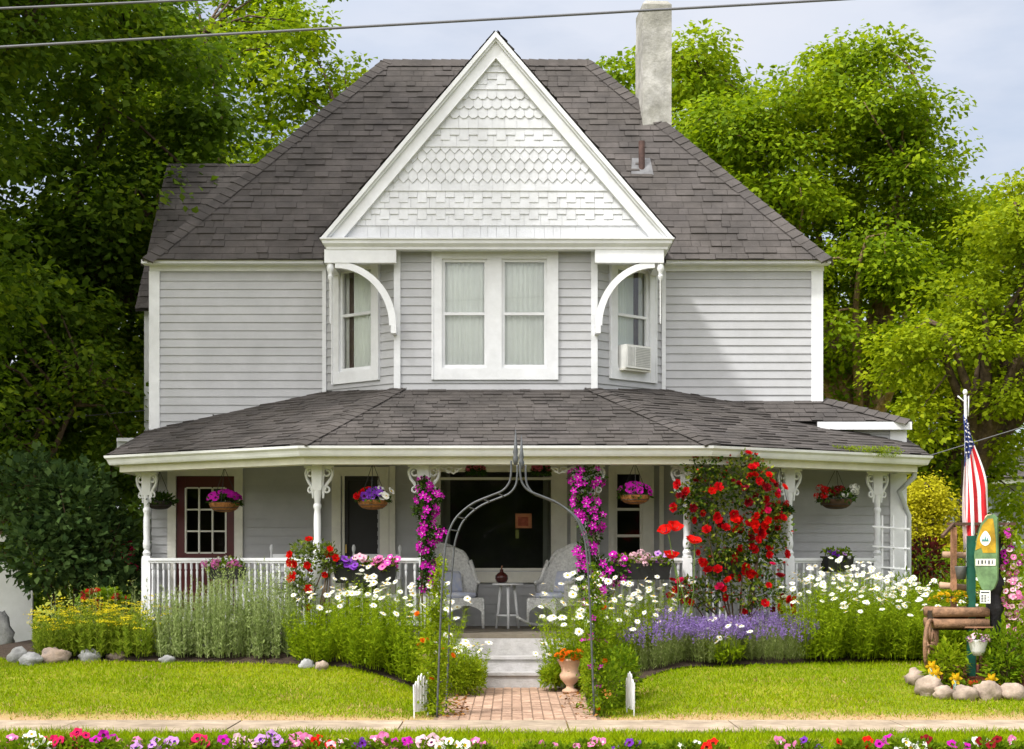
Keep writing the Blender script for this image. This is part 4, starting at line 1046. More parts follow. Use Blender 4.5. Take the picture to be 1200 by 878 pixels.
_heads = {}
def _pt(r, a, z): return (r * math.cos(a), r * math.sin(a), z)
def head_mesh(kind, mats):
    key = (kind,) + tuple(m.name for m in mats)
    if key in _heads: return _heads[key]
    mb = MB()
    if kind == 'daisy':
        n = 15
        for i in range(n):
            a = 2 * PI * i / n + random.uniform(-.06, .06); r = random.uniform(.9, 1.05); dz = random.uniform(-.18, .0)
            mb.add([_pt(.2, a - .25, 0), _pt(r * .75, a - .17, .05 + dz * .4), _pt(r, a, dz), _pt(r * .75, a + .17, .05 + dz * .4), _pt(.2, a + .25, 0)], [(0, 1, 2, 3, 4)])
        mb.mi = 1; mb.lathe((0, 0, 0), [(.27, 0), (.25, .09), (.14, .15), (.02, .165)], 8)
    elif kind == 'petunia':
        n = 20; vs = []
        for i in range(n): 
            a = 2 * PI * i / n; r = .96 + .07 * math.cos(5 * a); vs.append(_pt(r, a, .05 + .10 * math.cos(5 * a + .6) + random.uniform(-.03, .03)))
        for i in range(n): vs.append(_pt(.33, 2 * PI * i / n, .0))
        for i in range(n): vs.append(_pt(.08, 2 * PI * i / n, -.30))
        mb.add(vs[:2 * n], [(i, (i + 1) % n, n + (i + 1) % n, n + i) for i in range(n)])
        mb.mi = 1; mb.add(vs[n:], [(i, (i + 1) % n, n + (i + 1) % n, n + i) for i in range(n)] + [tuple(range(n, 2 * n))])
    elif kind == 'clematis':
        for i in range(5):
            a = 2 * PI * i / 5 + random.uniform(-.1, .1); dz = random.uniform(-.1, .25)
            p0 = _pt(.1, a, 0); mb.add([p0, _pt(.55, a - .52, .06 + dz * .3), _pt(.9, a - .28, .1 + dz), _pt(1.02, a, dz), _pt(.9, a + .28, .1 + dz), _pt(.55, a + .52, .06 + dz * .3), _pt(.6, a, -.03 + dz * .5)],
                                       [(0, 1, 6), (1, 2, 6), (2, 3, 6), (3, 4, 6), (4, 5, 6), (5, 0, 6)])
        mb.mi = 1; mb.lathe((0, 0, 0), [(.15, 0), (.16, .1), (.05, .2)], 7)
    elif kind == 'rose':
        for ring, (r, n, h, cup) in enumerate(((1.0, 6, .10, .35), (.72, 5, .25, .30), (.46, 5, .35, .2), (.24, 4, .42, .1))):
            for i in range(n):
                a = 2 * PI * (i + ring * .37) / n + random.uniform(-.1, .1); w = 2.1 * PI / n * .55
                mb.add([_pt(.08, a, 0), _pt(r * .7, a - w, h * .7), _pt(r * .98, a - w * .6, h + cup * .7), _pt(r * 1.05, a, h + cup * .5), _pt(r * .98, a + w * .6, h + cup * .7), _pt(r * .7, a + w, h * .7), _pt(r * .75, a, h * .55)],
                       [(0, 1, 6), (1, 2, 6), (2, 3, 6), (3, 4, 6), (4, 5, 6), (5, 0, 6)])
    elif kind == 'poppy':
        for i in range(5):
            a = 2 * PI * i / 5; w = .75; vs = []
            for j in range(5):
                for k in range(4):
                    rr_ = .1 + .9 * k / 3; aa = a + w * (j - 2) / 2 * (.4 + .6 * k / 3)
                    vs.append(_pt(rr_ * (1 - .12 * abs(j - 2) * (k == 3)), aa, .75 * (k / 3) ** 1.4 + .05 * math.sin(j * 2.2 + i) * k / 3))
            mb.add(vs, [(j * 4 + k, j * 4 + k + 1, (j + 1) * 4 + k + 1, (j + 1) * 4 + k) for j in range(4) for k in range(3)])
        mb.mi = 1; mb.lathe((0, 0, 0), [(.12, 0), (.16, .15), (.10, .25)], 8)
    elif kind == 'cluster':                         # geranium or phlox truss: many small florets on a dome
        for i in range(26):
            d = Vector(rand_dirs(1, -.2)[0]); q = d.to_track_quat('Z', 'Y')
            for k in range(4):
                a = k * PI / 2 + .3 * i
                mb.add([d * .72, d * .78 + q @ Vector(_pt(.22, a - .45, .0)), d * .82 + q @ Vector(_pt(.32, a, .0)), d * .78 + q @ Vector(_pt(.22, a + .45, .0))], [(0, 1, 2, 3)])
    me = bpy.data.meshes.new('flower_head_' + kind); me.from_pydata(mb.v, [], mb.f)
    mm = [m for m in mats] if max(mb.m) else [mats[0]]
    for m in mm: me.materials.append(m)
    if len(mm) > 1: me.polygons.foreach_set('material_index', mb.m)
    me.update(); _heads[key] = me; return me
def put_head(kind, mats, loc, nrm, r, parent, name='flower_head'):
    me = head_mesh(kind, mats); o = bpy.data.objects.new(name, me); link(o)
    o.parent = parent; o.location = Vector(loc) - WOFF[parent.name]
    q = Vector(nrm).normalized().to_track_quat('Z', 'Y') @ Matrix.Rotation(random.uniform(0, 2 * PI), 3, 'Z').to_quaternion()
    o.rotation_mode = 'QUATERNION'; o.rotation_quaternion = q; o.scale = (r, r, r * random.uniform(.8, 1.2)); WOFF[o.name] = Vector((0, 0, 0)); return o
def face_dir(tilt=.6, sp=.45): return Vector((random.gauss(0, sp), -tilt + random.gauss(0, sp), .75))

def herb(name, label, cat, X0, X1, Y0, Y1, h0, h1, nst, lps, lL, lW, lm, heads=(), group=None, lean=.18, leaf_up=.5, frac=(.05, .92), blossom=None, stem_w=.008, hvar=None, extra_low=0, dome=.75):
    """a leafy clump: stems from the bed, leaves along them, flower heads on the tops"""
    cx, cy = (X0 + X1) / 2, (Y0 + Y1) / 2
    t = thing(name, (cx, cy, bedz(cx, cy) - .02), label, cat, group)
    a = rng.uniform(0, 2 * PI, nst); r = np.sqrt(rng.random(nst))
    bx = cx + np.cos(a) * r * (X1 - X0) / 2; by = cy + np.sin(a) * r * (Y1 - Y0) / 2
    bz = np.array([bedz(p, q) for p, q in zip(bx, by)]) - .03
    H = rng.uniform(h0, h1, nst) * (1 - .15 * r ** 2) * np.array([1 + .20 * mnoise.noise(Vector((q_ * 3.1, w_ * 2.0, 5))) for q_, w_ in zip(bx, by)]) * (dome + (1 - dome) * np.clip((by - Y0) / max(.05, (Y1 - Y0)), 0, 1) ** .7)
    if hvar: H *= np.array([hvar((p - X0) / (X1 - X0)) for p in bx])
    lx = (bx - cx) / max(.1, (X1 - X0) / 2) * lean * H + rng.normal(0, .05, nst) * H; ly = (by - cy) / max(.1, (Y1 - Y0) / 2) * lean * H - .04 * H + rng.normal(0, .05, nst) * H
    B = np.stack([bx, by, bz], 1); D = np.stack([lx, ly, H], 1)
    nm = NM(); nm.blades(B, D, np.linalg.norm(D, axis=1), stem_w, np.zeros((nst, 3)), 0)
    n = nst * lps; k = np.repeat(np.arange(nst), lps); s = rng.uniform(frac[0], frac[1], n)
    Pn = B[k] + D[k] * s[:, None]; an = rng.uniform(0, 2 * PI, n)
    T = np.stack([np.cos(an), np.sin(an), np.full(n, leaf_up) + rng.normal(0, .25, n)], 1)
    sc = (1.15 - .55 * s) * rng.uniform(.7, 1.2, n)
    nm.leaves(Pn, T, lL * sc, lW * sc, .15)
    if extra_low:
        n2 = extra_low; a2 = rng.uniform(0, 2 * PI, n2); r2 = np.sqrt(rng.random(n2)) * 1.05
        q = np.stack([cx + np.cos(a2) * r2 * (X1 - X0) / 2, cy + np.sin(a2) * r2 * (Y1 - Y0) / 2, np.zeros(n2)], 1); q[:, 2] = [bedz(p[0], p[1]) for p in q]; q[:, 2] += rng.random(n2) * h0 * .35
        nm.leaves(q, rng.normal(0, 1, (n2, 3)) + [0, -.3, .6], lL * 1.2, lW * 1.3, .15)
    nm.build('foliage', lm, t)
    if blossom:                                   # (material, size, count per stem, flat) many tiny florets at the stem tips
        bm_, bs, bc, mode, share = blossom
        sel = np.where(rng.random(nst) < share)[0]; kk = np.repeat(sel, bc); n = len(kk); top = B[kk] + D[kk]
        if mode == 'spike': Pn = top - D[kk] * (rng.random(n) * .20)[:, None] + rng.normal(0, .006, (n, 3)); T = rng.normal(0, 1, (n, 3)) + [0, 0, .8]
        else: Pn = top + np.stack([rng.normal(0, .035, n), rng.normal(0, .035, n), rng.normal(.0, .006, n)], 1); T = rng.normal(0, 1, (n, 3)) * [1, 1, .4]
        n2 = NM(); n2.leaves(Pn, T, bs * rng.uniform(.7, 1.3, n), bs * .8, .1); n2.build('blossoms', bm_, t)
    for kind, mats, cnt, rad in heads:
        order = np.argsort(-(H / H.max() * .45 + rng.random(nst)))[:max(cnt, 1)]
        for j in order:
            p = Vector(B[j] + D[j]); put_head(kind, mats, p + Vector((0, 0, .01)), face_dir(.35, .35), rad * random.uniform(.75, 1.15), t)
    return t
def bush(name, label, cat, blobs, n, L, W, lm, group=None, heads=(), stems=6, shell=.45, base=None, front=False, name_leaf='foliage', knots=0):
    b0 = blobs[0]; bx, by = (base if base else (b0[0], b0[1])); t = thing(name, (bx, by, max(0, gz(bx, by))), label, cat, group)
    vol = np.array([q[3] * q[4] * q[5] for q in blobs]) ** .8; pk = rng.choice(len(blobs), n, p=vol / vol.sum()); Bq = np.array(blobs)[pk]
    d = rand_dirs(n); rad = shell + (1 - shell) * rng.random(n) ** .7; lump = np.array([1 + .22 * mnoise.noise(Vector(x * 2.3) + Vector((b0[0], b0[2], 0))) for x in d])
    Pn = Bq[:, :3] + d * Bq[:, 3:6] * (rad * lump)[:, None]
    T = d + rng.normal(0, .6, (n, 3)); T[:, 2] += .1
    nm = NM(); s = rng.uniform(.6, 1.25, n); nm.leaves(Pn, T, L * s, W * s, .15); nm.build(name_leaf, lm, t)
    if stems:
        mb = MB()
        for i in range(stems):
            q = blobs[random.randrange(len(blobs))]; e = Vector((q[0] + random.uniform(-.5, .5) * q[3], q[1] + random.uniform(-.4, .4) * q[4], q[2] + random.uniform(-.2, .6) * q[5]))
            s0 = Vector((bx + random.uniform(-.08, .08), by + random.uniform(-.05, .05), max(0, gz(bx, by)) - .02)); m_ = s0.lerp(e, .5) + Vector((random.uniform(-.1, .1), 0, .1))
            mb.tube([s0, m_, e], [.014, .010, .005], 5)
        mb.build('stems', BARK if L > .05 else STEM, t, True)
    kn = []
    for i in range(knots):
        q = blobs[int(rng.choice(len(blobs), p=vol / vol.sum()))]; d = Vector(rand_dirs(1)[0]); d.y = -abs(d.y); kn.append((Vector((q[0] + d.x * q[3], q[1] + d.y * q[4], q[2] + d.z * q[5])), d))
    for kind, mats, cnt, rad in heads:
        for i in range(cnt):
            if kn and random.random() < .66:
                k_, d = kn[random.randrange(len(kn))]; p = k_ + Vector((random.gauss(0, .085), random.gauss(0, .04) - .03, random.gauss(0, .075)))
                put_head(kind, mats, p, d + Vector((random.gauss(0, .5), -.5, .5 + random.gauss(0, .4))), rad * random.uniform(.7, 1.15), t); continue
            q = blobs[int(rng.choice(len(blobs), p=vol / vol.sum()))]; d = Vector(rand_dirs(1)[0]); 
            if d.y > .15: d.y = -d.y
            p = Vector((q[0] + d.x * q[3], q[1] + d.y * q[4] * 1.05, q[2] + d.z * q[5]))
            put_head(kind, mats, p, d + Vector((0, -.7, .35)), rad * random.uniform(.75, 1.15), t)
    return t
GD = 'white daisy clumps in the flower beds'
DZ = lambda n, r=.048: (('daisy', (WHT, YEL), n, r),)
def daisy(label, px0, px1, D, ytop, n, nst=190, dd=.35, r=.047, lo=.5):
    n = int(n * 1.55); D -= .08; dd += .08; X0, X1 = PX(px0, D), PX(px1, D); cx = (X0 + X1) / 2; h = (PZ(ytop, D) - bedz(cx, D)) * 1.2
    return herb('daisy_plant', label, 'daisy', X0, X1, D - dd - .12, D + dd, h * .78, h * 1.04, int(nst * 1.35), 20, .075, .019, G_DAISY, DZ(n, r), GD, extra_low=520, lean=.3, dome=.5)
daisy('white daisy clump beside the grey green spires, above the rocks', 345, 415, 18.75, 690, 20, 200)
daisy('dense white daisy clump in the bed under the black rail planter of pansies', 402, 468, 18.45, 678, 24, 230)
daisy('white daisy clump next to the arch foot and the low green mound', 452, 525, 18.3, 686, 24, 220)
daisy('loose white daisies leaning out over the front edge of the porch steps', 528, 566, 17.95, 742, 11, 60, .15, .055, .7)
daisy('few white daisies hanging over the step edge beside the orange flower urn', 634, 656, 18.2, 752, 7, 14, .1, .05, .55)
daisy('white daisies crowding the arch post under the magenta clematis', 648, 706, 18.35, 680, 27, 150, .3, .055)
daisy('white daisies in front of the planter rail between arch and lavender', 694, 752, 18.7, 682, 24, 150, .3)
daisy('short white daisies against the square column base', 742, 798, 19.0, 678, 20, 110, .2)
daisy('few white daisies poking out of the lavender', 822, 868, 18.5, 726, 10, 26, .12, .045, .8)
daisy('white daisy drift next to the red roses and the lavender end', 925, 985, 19.0, 672, 36, 220, .4, .043)
daisy('tall white daisy drift below the dark rail pot', 968, 1035, 19.1, 660, 48, 250, .4, .042)
daisy('white daisy drift below the white trellis', 1018, 1075, 19.1, 670, 36, 230, .4, .042)
daisy('white daisy drift next to the wooden wagon wheel', 1055, 1108, 19.0, 684, 30, 220, .35, .044)
daisy('white daisies behind the sign posts and flower tower', 1118, 1170, 18.9, 690, 16, 130, .3, .044)
daisy('white daisies at the edge of the view behind the flower tower', 1172, 1230, 18.7, 668, 16, 130, .3, .05)
# yarrow, spires, lavender
def hz(ytop, D, X): return PZ(ytop, D) - bedz(X, D)
GY = 'yellow yarrow clumps'
for lab, a, b, D, yt, n in (('yellow yarrow clump nearest the white gate', 42, 92, 19.0, 704, 100), ('yellow yarrow clump above the pink boulder', 84, 140, 18.95, 700, 120), ('yellow yarrow clump next to the grey green spires', 130, 192, 18.95, 702, 120)):
    X0, X1 = PX(a, D), PX(b, D); h = hz(yt, D, X0)
    herb('yarrow_plant', lab, 'yarrow', X0, X1, D - .3, D + .3, h * .70, h * 1.15, n, 30, .075, .019, G_YAR, group=GY, lean=.12, leaf_up=.8, blossom=(pm('yarrow', (.80, .68, .03)), .018, 30, 'flat', .42), extra_low=120)
GS = 'grey green spires in the bed'
for lab, a, b, D, yt, n in (('thin silvery spires rising behind the yellow yarrow', 60, 190, 19.3, 680, 40), ('grey green spires between yarrow and the porch column', 182, 240, 18.9, 686, 110), ('tallest grey green spires in front of the hanging rail pots', 228, 296, 18.85, 664, 150), ('grey green spires next to the white daisies', 285, 352, 18.8, 668, 140)):
    X0, X1 = PX(a, D), PX(b, D); h = hz(yt, D, X0)
    herb('silver_spire_plant', lab, 'perennial', X0, X1, D - .3, D + .3, h * .62, h * 1.25, int(n * 1.3), 52, .055, .016, G_SILV, group=GS, lean=.06, leaf_up=1.1, frac=(.02, 1.0), extra_low=100)
GL = 'lavender mounds'
for lab, a, b, D, yt, n in (('faded lavender mound nearest the arch', 736, 800, 18.4, 722, 230), ('lavender mound in front of the square column base', 790, 862, 18.5, 714, 280), ('deep violet lavender mound below the red roses', 850, 948, 18.7, 712, 330)):
    X0, X1 = PX(a, D), PX(b, D); h = hz(yt, D, X0)
    herb('lavender_plant', lab, 'lavender', X0, X1, D - .38, D + .35, h * .75, h * 1.06, int(n * 1.35), 22, .05, .008, G_LAV, group=GL, lean=.3, leaf_up=1.0, frac=(.02, .72), blossom=(LAV, .016, 22, 'spike', .95), extra_low=300, stem_w=.005)
# clematis on the two middle columns
def clematis(label, px, py0, py1, hw, n, D=19.08, extra=()):
    X = PX(px, D); z0, z1 = PZ(py1, D), PZ(py0, D); bl = []
    for k in range(9):
        s = (k + .5) / 9; bl.append((X + random.gauss(0, .04), D, z0 + (z1 - z0) * s, hw * random.uniform(.45, 1.25), .13, (z1 - z0) / random.uniform(10, 16)))
    bl += list(extra)
    return bush('clematis_vine', label, 'clematis', bl, 2600, .055, .03, G_DARK, 'clematis on the porch columns', (('clematis', (MAG, PALE), n, .052),), 5, .2, (X, D))
clematis('magenta clematis climbing the column beside the dark screen door', 500, 562, 690, .17, 74)
clematis('fuller magenta clematis climbing the column beside the narrow window', 690, 550, 705, .19, 92, extra=((PX(718, 19.05), 19.05, PZ(672, 19.05), .2, .12, .12),))
# roses
D = 19.02; RB = [(px, py, a, b) for px, py, a, b in ((832, 585, 38, 36), (868, 566, 36, 36), (893, 585, 22, 45), (850, 640, 45, 38), (892, 645, 32, 45), (832, 695, 36, 22), (888, 694, 40, 24), (884, 545, 10, 14), (826, 547, 26, 16), (808, 588, 20, 26), (905, 620, 24, 30), (802, 690, 14, 14))]
bl = [(PX(px, D), D + random.uniform(-.05, .1), PZ(py, D), a * D / F, .16, b * D / F) for px, py, a, b in RB]
climber = bush('climbing_rose', 'large red climbing rose smothering the space between two porch columns', 'rose bush', bl, 5200, .06, .04, G_ROSE, None, (('rose', (RED,), 64, .057), ('rose', (DRED,), 26, .052), ('rose', (SCAR,), 22, .056), ('rose', (CRIM,), 10, .056)), 12, .15, (2.75, 19.0), knots=44)
n = 420; q = np.array(bl)[rng.integers(0, len(bl), n)]; d = rand_dirs(n); nm = NM()
nm.leaves(q[:, :3] + d * q[:, 3:6] * rng.uniform(.8, 1.05, (n, 1)), d + rng.normal(0, .6, (n, 3)), rng.uniform(.02, .042, n), .03, .15)
tag(nm.build('blossoms', leafmat('rose_bud', [(.22, .006, .01), (.45, .008, .015), (.62, .02, .03)], .3), climber), kind='stuff')
D = 19.0; bl = [(PX(px, D), D, PZ(py, D), a * D / F, .12, b * D / F) for px, py, a, b in ((362, 650, 26, 18), (350, 690, 22, 26), (385, 655, 12, 22))]
bush('rose_bush', 'small red rose bush in front of the porch column beside the daisies', 'rose bush', bl, 1300, .055, .035, leafmat('pale_rose_leaf', [(.08, .13, .02), (.15, .21, .03), (.24, .29, .05)], .35), None, (('rose', (SCAR,), 16, .052),), 7, .2, (PX(362, D), D))
# three tall poppies
for lab, px, py, nrm in (('topmost of the red poppies beside the column', 783, 622, (-.3, -.5, .8)), ('red poppy in front of the white column', 814, 634, (.2, -.35, .9)), ('lowest red poppy, over the porch rail', 788, 652, (.1, -.3, .9))):
    D = 18.7; p = P3(px, py, D); b = Vector((PX(800, D) + random.uniform(-.1, .1), D, .35)); t = thing('poppy', b, lab, 'poppy', 'tall red poppies')
    mb = MB(); mb.tube([b, b.lerp(p, .5) + Vector((.05, 0, .1)), p - Vector((0, 0, .02))], .007, 6); mb.build('stem', STEM, t, True)
    for k in range(2 if 'topmost' in lab else 1): put_head('poppy', (SCAR, THR), p + Vector((k * .09 - .02, .02 * k, .03 * k - .03)), Vector(nrm) + Vector((k * .5, 0, 0)), .105, t)
# mounds at the arch
bush('green_mound', 'fresh green feathery mound at the foot of the arch beside the steps', 'plant', [(PX(528, 17.3), 17.35, .30, .24, .25, .30), (PX(552, 17.4), 17.45, .22, .18, .25, .22), (PX(508, 17.2), 17.2, .36, .2, .2, .33)], 5200, .05, .012, G_LIME, stems=0)
bush('green_mound', 'round lime green mound between the urn and the arch post', 'plant', [(PX(698, 16.7), 16.75, .26, .15, .3, .30), (PX(694, 17.0), 17.1, .32, .11, .25, .3)], 4600, .04, .012, G_LIME, stems=0)
bush('leafy_plant', 'darker leafy plant outside the arch with a pale orange bloom', 'plant', [(PX(716, 15.9), 15.9, .22, .17, .25, .26), (PX(728, 16.5), 16.5, .3, .2, .25, .3)], 2400, .06, .025, G_MID, None, (('rose', (pm('apricot', (.8, .42, .12)),), 3, .055),), 4)
def vine(label, pts, n, w, heads):
    t0 = pts[0]; t = thing('climbing_vine', t0, label, 'vine', 'vines on the garden arch'); mb = MB(); ps = []
    L_ = sum((Vector(b) - Vector(a)).length for a, b in zip(pts, pts[1:])); P_ = []
    for k in range(40):
        s = k / 39 * (len(pts) - 1); i = min(int(s), len(pts) - 2); q = Vector(pts[i]).lerp(Vector(pts[i + 1]), s - i)
        P_.append(q + Vector((.04 * math.sin(k * .9), .05 * math.cos(k * .8), 0)))
    mb.tube(P_, .006, 5); mb.build('stems', STEM, t, True)
    A = np.array([tuple(p) for p in P_]); dens = np.linspace(1, .25, 40); k = rng.choice(40, n, p=dens / dens.sum())
    nm = NM(); wd = w * (1.3 - k / 40)[:, None]
    nm.leaves(A[k] + rng.normal(0, 1, (n, 3)) * wd, rng.normal(0, 1, (n, 3)) + [0, -.3, .2], rng.uniform(.03, .06, n), rng.uniform(.015, .03, n), .15); nm.build('foliage', G_LIME if 'yellow' in label else G_MID, t)
    for kind, mats, cnt, r in heads:
        for i in range(cnt):
            q = P_[random.randrange(34)]; put_head(kind, mats, q + Vector((random.gauss(0, w), -.05, random.gauss(0, w))), face_dir(), r, t)
AYN, AYF = 15.02, 15.7
vine('yellow green vine on the arch post by the daisies', [(PX(508, 15.2), 15.2, .0), (PX(509, 15.2), 15.2, .5), (PX(511, 15.2), 15.2, 1.0), (PX(516, 15.2), 15.2, 1.5)], 2400, .07, (('rose', (ORG,), 4, .03), ('daisy', (WHT, YEL), 6, .022)))
vine('green vine on the arch post by the urn', [(PX(706, 15.2), 15.2, .0), (PX(702, 15.2), 15.2, .5), (PX(699, 15.2), 15.2, .95), (PX(693, 15.2), 15.2, 1.45)], 2400, .075, (('clematis', (MAG, PALE), 9, .035), ('rose', (ORG,), 3, .03)))

# shrubs at both ends of the house
D = 21.3; bl = [(PX(px, D), D + dy, PZ(py, D), a * D / F, .6, b * D / F) for px, py, a, b, dy in ((85, 600, 58, 62, 0), (60, 650, 55, 45, -.2), (120, 640, 42, 50, .1), (25, 580, 45, 55, .3), (130, 690, 40, 25, 0))]
bush('lilac_shrub', 'large dark leafy shrub between the white gate and the porch', 'shrub', bl, 5200, .12, .085, leafmat('lilac_leaf', [(.03, .06, .02), (.06, .11, .03), (.10, .16, .045)], .3), stems=12, base=(PX(85, D), D))
bush('flower_bush', 'pink flowering bush beside the west porch column', 'flower bush', [(PX(152, 21.6), 21.7, PZ(655, 21.6), .16, .2, .22)], 500, .06, .04, G_DARK, None, (('cluster', (CRIM,), 10, .07),), 5)
bush('geranium_plant', 'dark red geraniums low beside the yellow yarrow', 'geranium', [(PX(120, 20.2), 20.2, PZ(705, 20.2), .32, .2, .15)], 700, .07, .055, G_MID, None, (('cluster', (DRED,), 9, .06), ('cluster', (RED,), 5, .05)), 5)
bush('gutter_weeds', 'yellow green weeds growing out of the porch gutter', 'weeds', [(PX(x, Dq), Dq - .05, ZE + .02, .20, .05, .055) for x, Dq in ((985, 20.0), (1005, 20.07), (1025, 20.15), (1040, 20.22))], 1500, .035, .012, G_LIME, stems=0)
bush('burgundy_shrub', 'dark red leafed shrub beyond the white trellis', 'shrub', [(PX(1085, 21.5), 21.6, 1.45, .32, .3, .35), (PX(1070, 21.5), 21.5, 1.0, .25, .3, .35)], 900, .08, .05, leafmat('burgundy_leaf', [(.03, .05, .012), (.10, .018, .015), (.16, .02, .02)], .3), stems=8)
bush('tall_herb', 'tall green herbs with dark seed heads at the porch corner', 'plant', [(PX(1060, 20.3), 20.3, .85, .25, .25, .5), (PX(1090, 20.6), 20.6, .8, .35, .3, .45)], 2200, .09, .022, G_MID, None, (('cluster', (WINE,), 12, .035),), 9)
hb = [(x, 24.6 + .3 * math.sin(x * 3), .95 + .15 * math.sin(x * 2.3), .6, .7, .65 + .1 * math.sin(x * 4)) for x in np.arange(6.3, 11.5, .5)]
bush('hedge', 'long clipped green hedge crossing the garden behind the flag', 'hedge', hb, 15000, .075, .05, G_MID, stems=8, base=(8.5, 24.8))
bush('lime_shrub', 'bright green arching plant in front of the hedge beyond the flower tower', 'shrub', [(PX(1190, 20.5), 20.6, 1.1, .45, .4, .7), (PX(1140, 21), 21.2, .9, .5, .4, .5)], 2600, .14, .03, G_LIME, stems=6)

# petunias along the kerb
GP = 'petunia plants along the kerb'
cols = {'magenta': (MAG, THR), 'pink': (PNK, WHT), 'pale': (PALE, THR), 'lilac': (LIL, PUR), 'red': (SCAR, DRED), 'white': (WHT, YEL), 'purple': (PUR, THR), 'wine': (DRED, WINE), 'crimson': (CRIM, THR)}
plants = [(12, 872, 'pink'), (38, 868, 'white'), (62, 874, 'crimson'), (92, 866, 'crimson'), (122, 870, 'magenta'), (150, 874, 'pink'), (178, 872, 'lilac'), (205, 874, 'lilac'), (232, 871, 'crimson'), (262, 872, 'magenta'), (288, 870, 'pale'), (318, 867, 'lilac'), (345, 868, 'pink'), (372, 872, 'red'), (398, 874, 'pale'), (425, 872, 'purple'), (450, 871, 'pink'), (475, 874, 'magenta'), (502, 873, 'pale'), (530, 874, 'white'), (556, 876, 'pink'),
          (632, 876, 'pink'), (650, 878, 'white'), (688, 873, 'pink'), (735, 872, 'purple'), (752, 876, 'red'), (798, 874, 'white'), (835, 877, 'red'), (922, 872, 'pink'), (945, 873, 'purple'), (1002, 871, 'red'), (1046, 871, 'magenta'), (1062, 869, 'white'), (1085, 872, 'wine'), (1118, 876, 'magenta'), (1148, 871, 'white'), (1164, 870, 'wine'), (1186, 874, 'pink')]
nmof = {'magenta': 'magenta', 'pink': 'pink', 'pale': 'pale pink', 'lilac': 'lilac', 'red': 'bright red', 'white': 'white', 'purple': 'deep purple', 'wine': 'dark wine', 'crimson': 'crimson'}
seen = {}
ordw = ['', 'second ', 'third ', 'fourth ', 'fifth ', 'sixth ', 'seventh ', 'eighth ', 'ninth ', 'tenth ', 'eleventh ', 'twelfth ', 'thirteenth ']
for px, py, c in plants:
    D = random.uniform(11.7, 12.0); X = PX(px, D); zt = PZ(py - 6, D); k = seen.get(c, 0); seen[c] = k + 1
    lab = '%spetunia plant with %s blooms along the kerb, counted from the gate end' % (('first ' if k == 0 else ordw[k]), nmof[c])
    t = thing('petunia_plant', (X, D, .0), lab, 'petunia', GP)
    nm = NM(); n = 420; d = rand_dirs(n, -.1); nm.leaves(np.array([[X, D, .03]]) + d * [.17, .16, max(.05, zt - .045)] * (rng.random((n, 1)) ** .4), d + rng.normal(0, .5, (n, 3)), .05, .03, .15); nm.build('foliage', G_MID, t)
    for i in range(random.choice((7, 9, 11)) if px < 570 else random.choice((3, 4, 5))):
        a = random.uniform(0, 2 * PI); rr_ = random.uniform(.0, .15); p = Vector((X + rr_ * math.cos(a), D + rr_ * math.sin(a) * .8, zt - random.uniform(-.015, .075) - rr_ * .2))
        put_head('petunia', cols[c], p, Vector((random.gauss(0, .35), -.7, .6 + random.gauss(0, .3))), random.uniform(.032, .052), t)
# ================================================================== things on the porch and in the garden
WICK = mat('white_wicker', (.78, .78, .76), .7, .18, 30, .9, 70)
CUSH = mat('blue_print_cushion', (.34, .38, .52), .85, .35, 14, .2, 60, col2=(.62, .62, .66))
COCO = mat('coco_fibre', (.34, .14, .04), .95, .35, 30, .9, 80)
BLKPL = mat('black_plastic', (.012, .012, .013), .45, .15)
DWIRE = mat('dark_wire', (.04, .04, .04), .5, .1)
IRON = mat('grey_painted_iron', (.085, .09, .095), .45, .2, 12, .2, 80)
ROCKM = mat('field_stone', (.42, .31, .24), .9, .3, 5, .5, 40, stain=.25, col2=(.26, .22, .20))
ROCKG = mat('grey_field_stone', (.34, .34, .34), .9, .3, 6, .5, 40, stain=.25)
ROCKP = mat('pale_field_stone', (.46, .36, .29), .9, .3, 5, .4, 40, stain=.2)
WOODR = mat('weathered_red_wood', (.30, .15, .08), .85, .35, 9, .4, 50)
GREENP = mat('green_post_paint', (.012, .115, .075), .5, .25, 8, stain=.25)
ORANGEW = mat('whitewash', (.75, .75, .72), .6, .1)

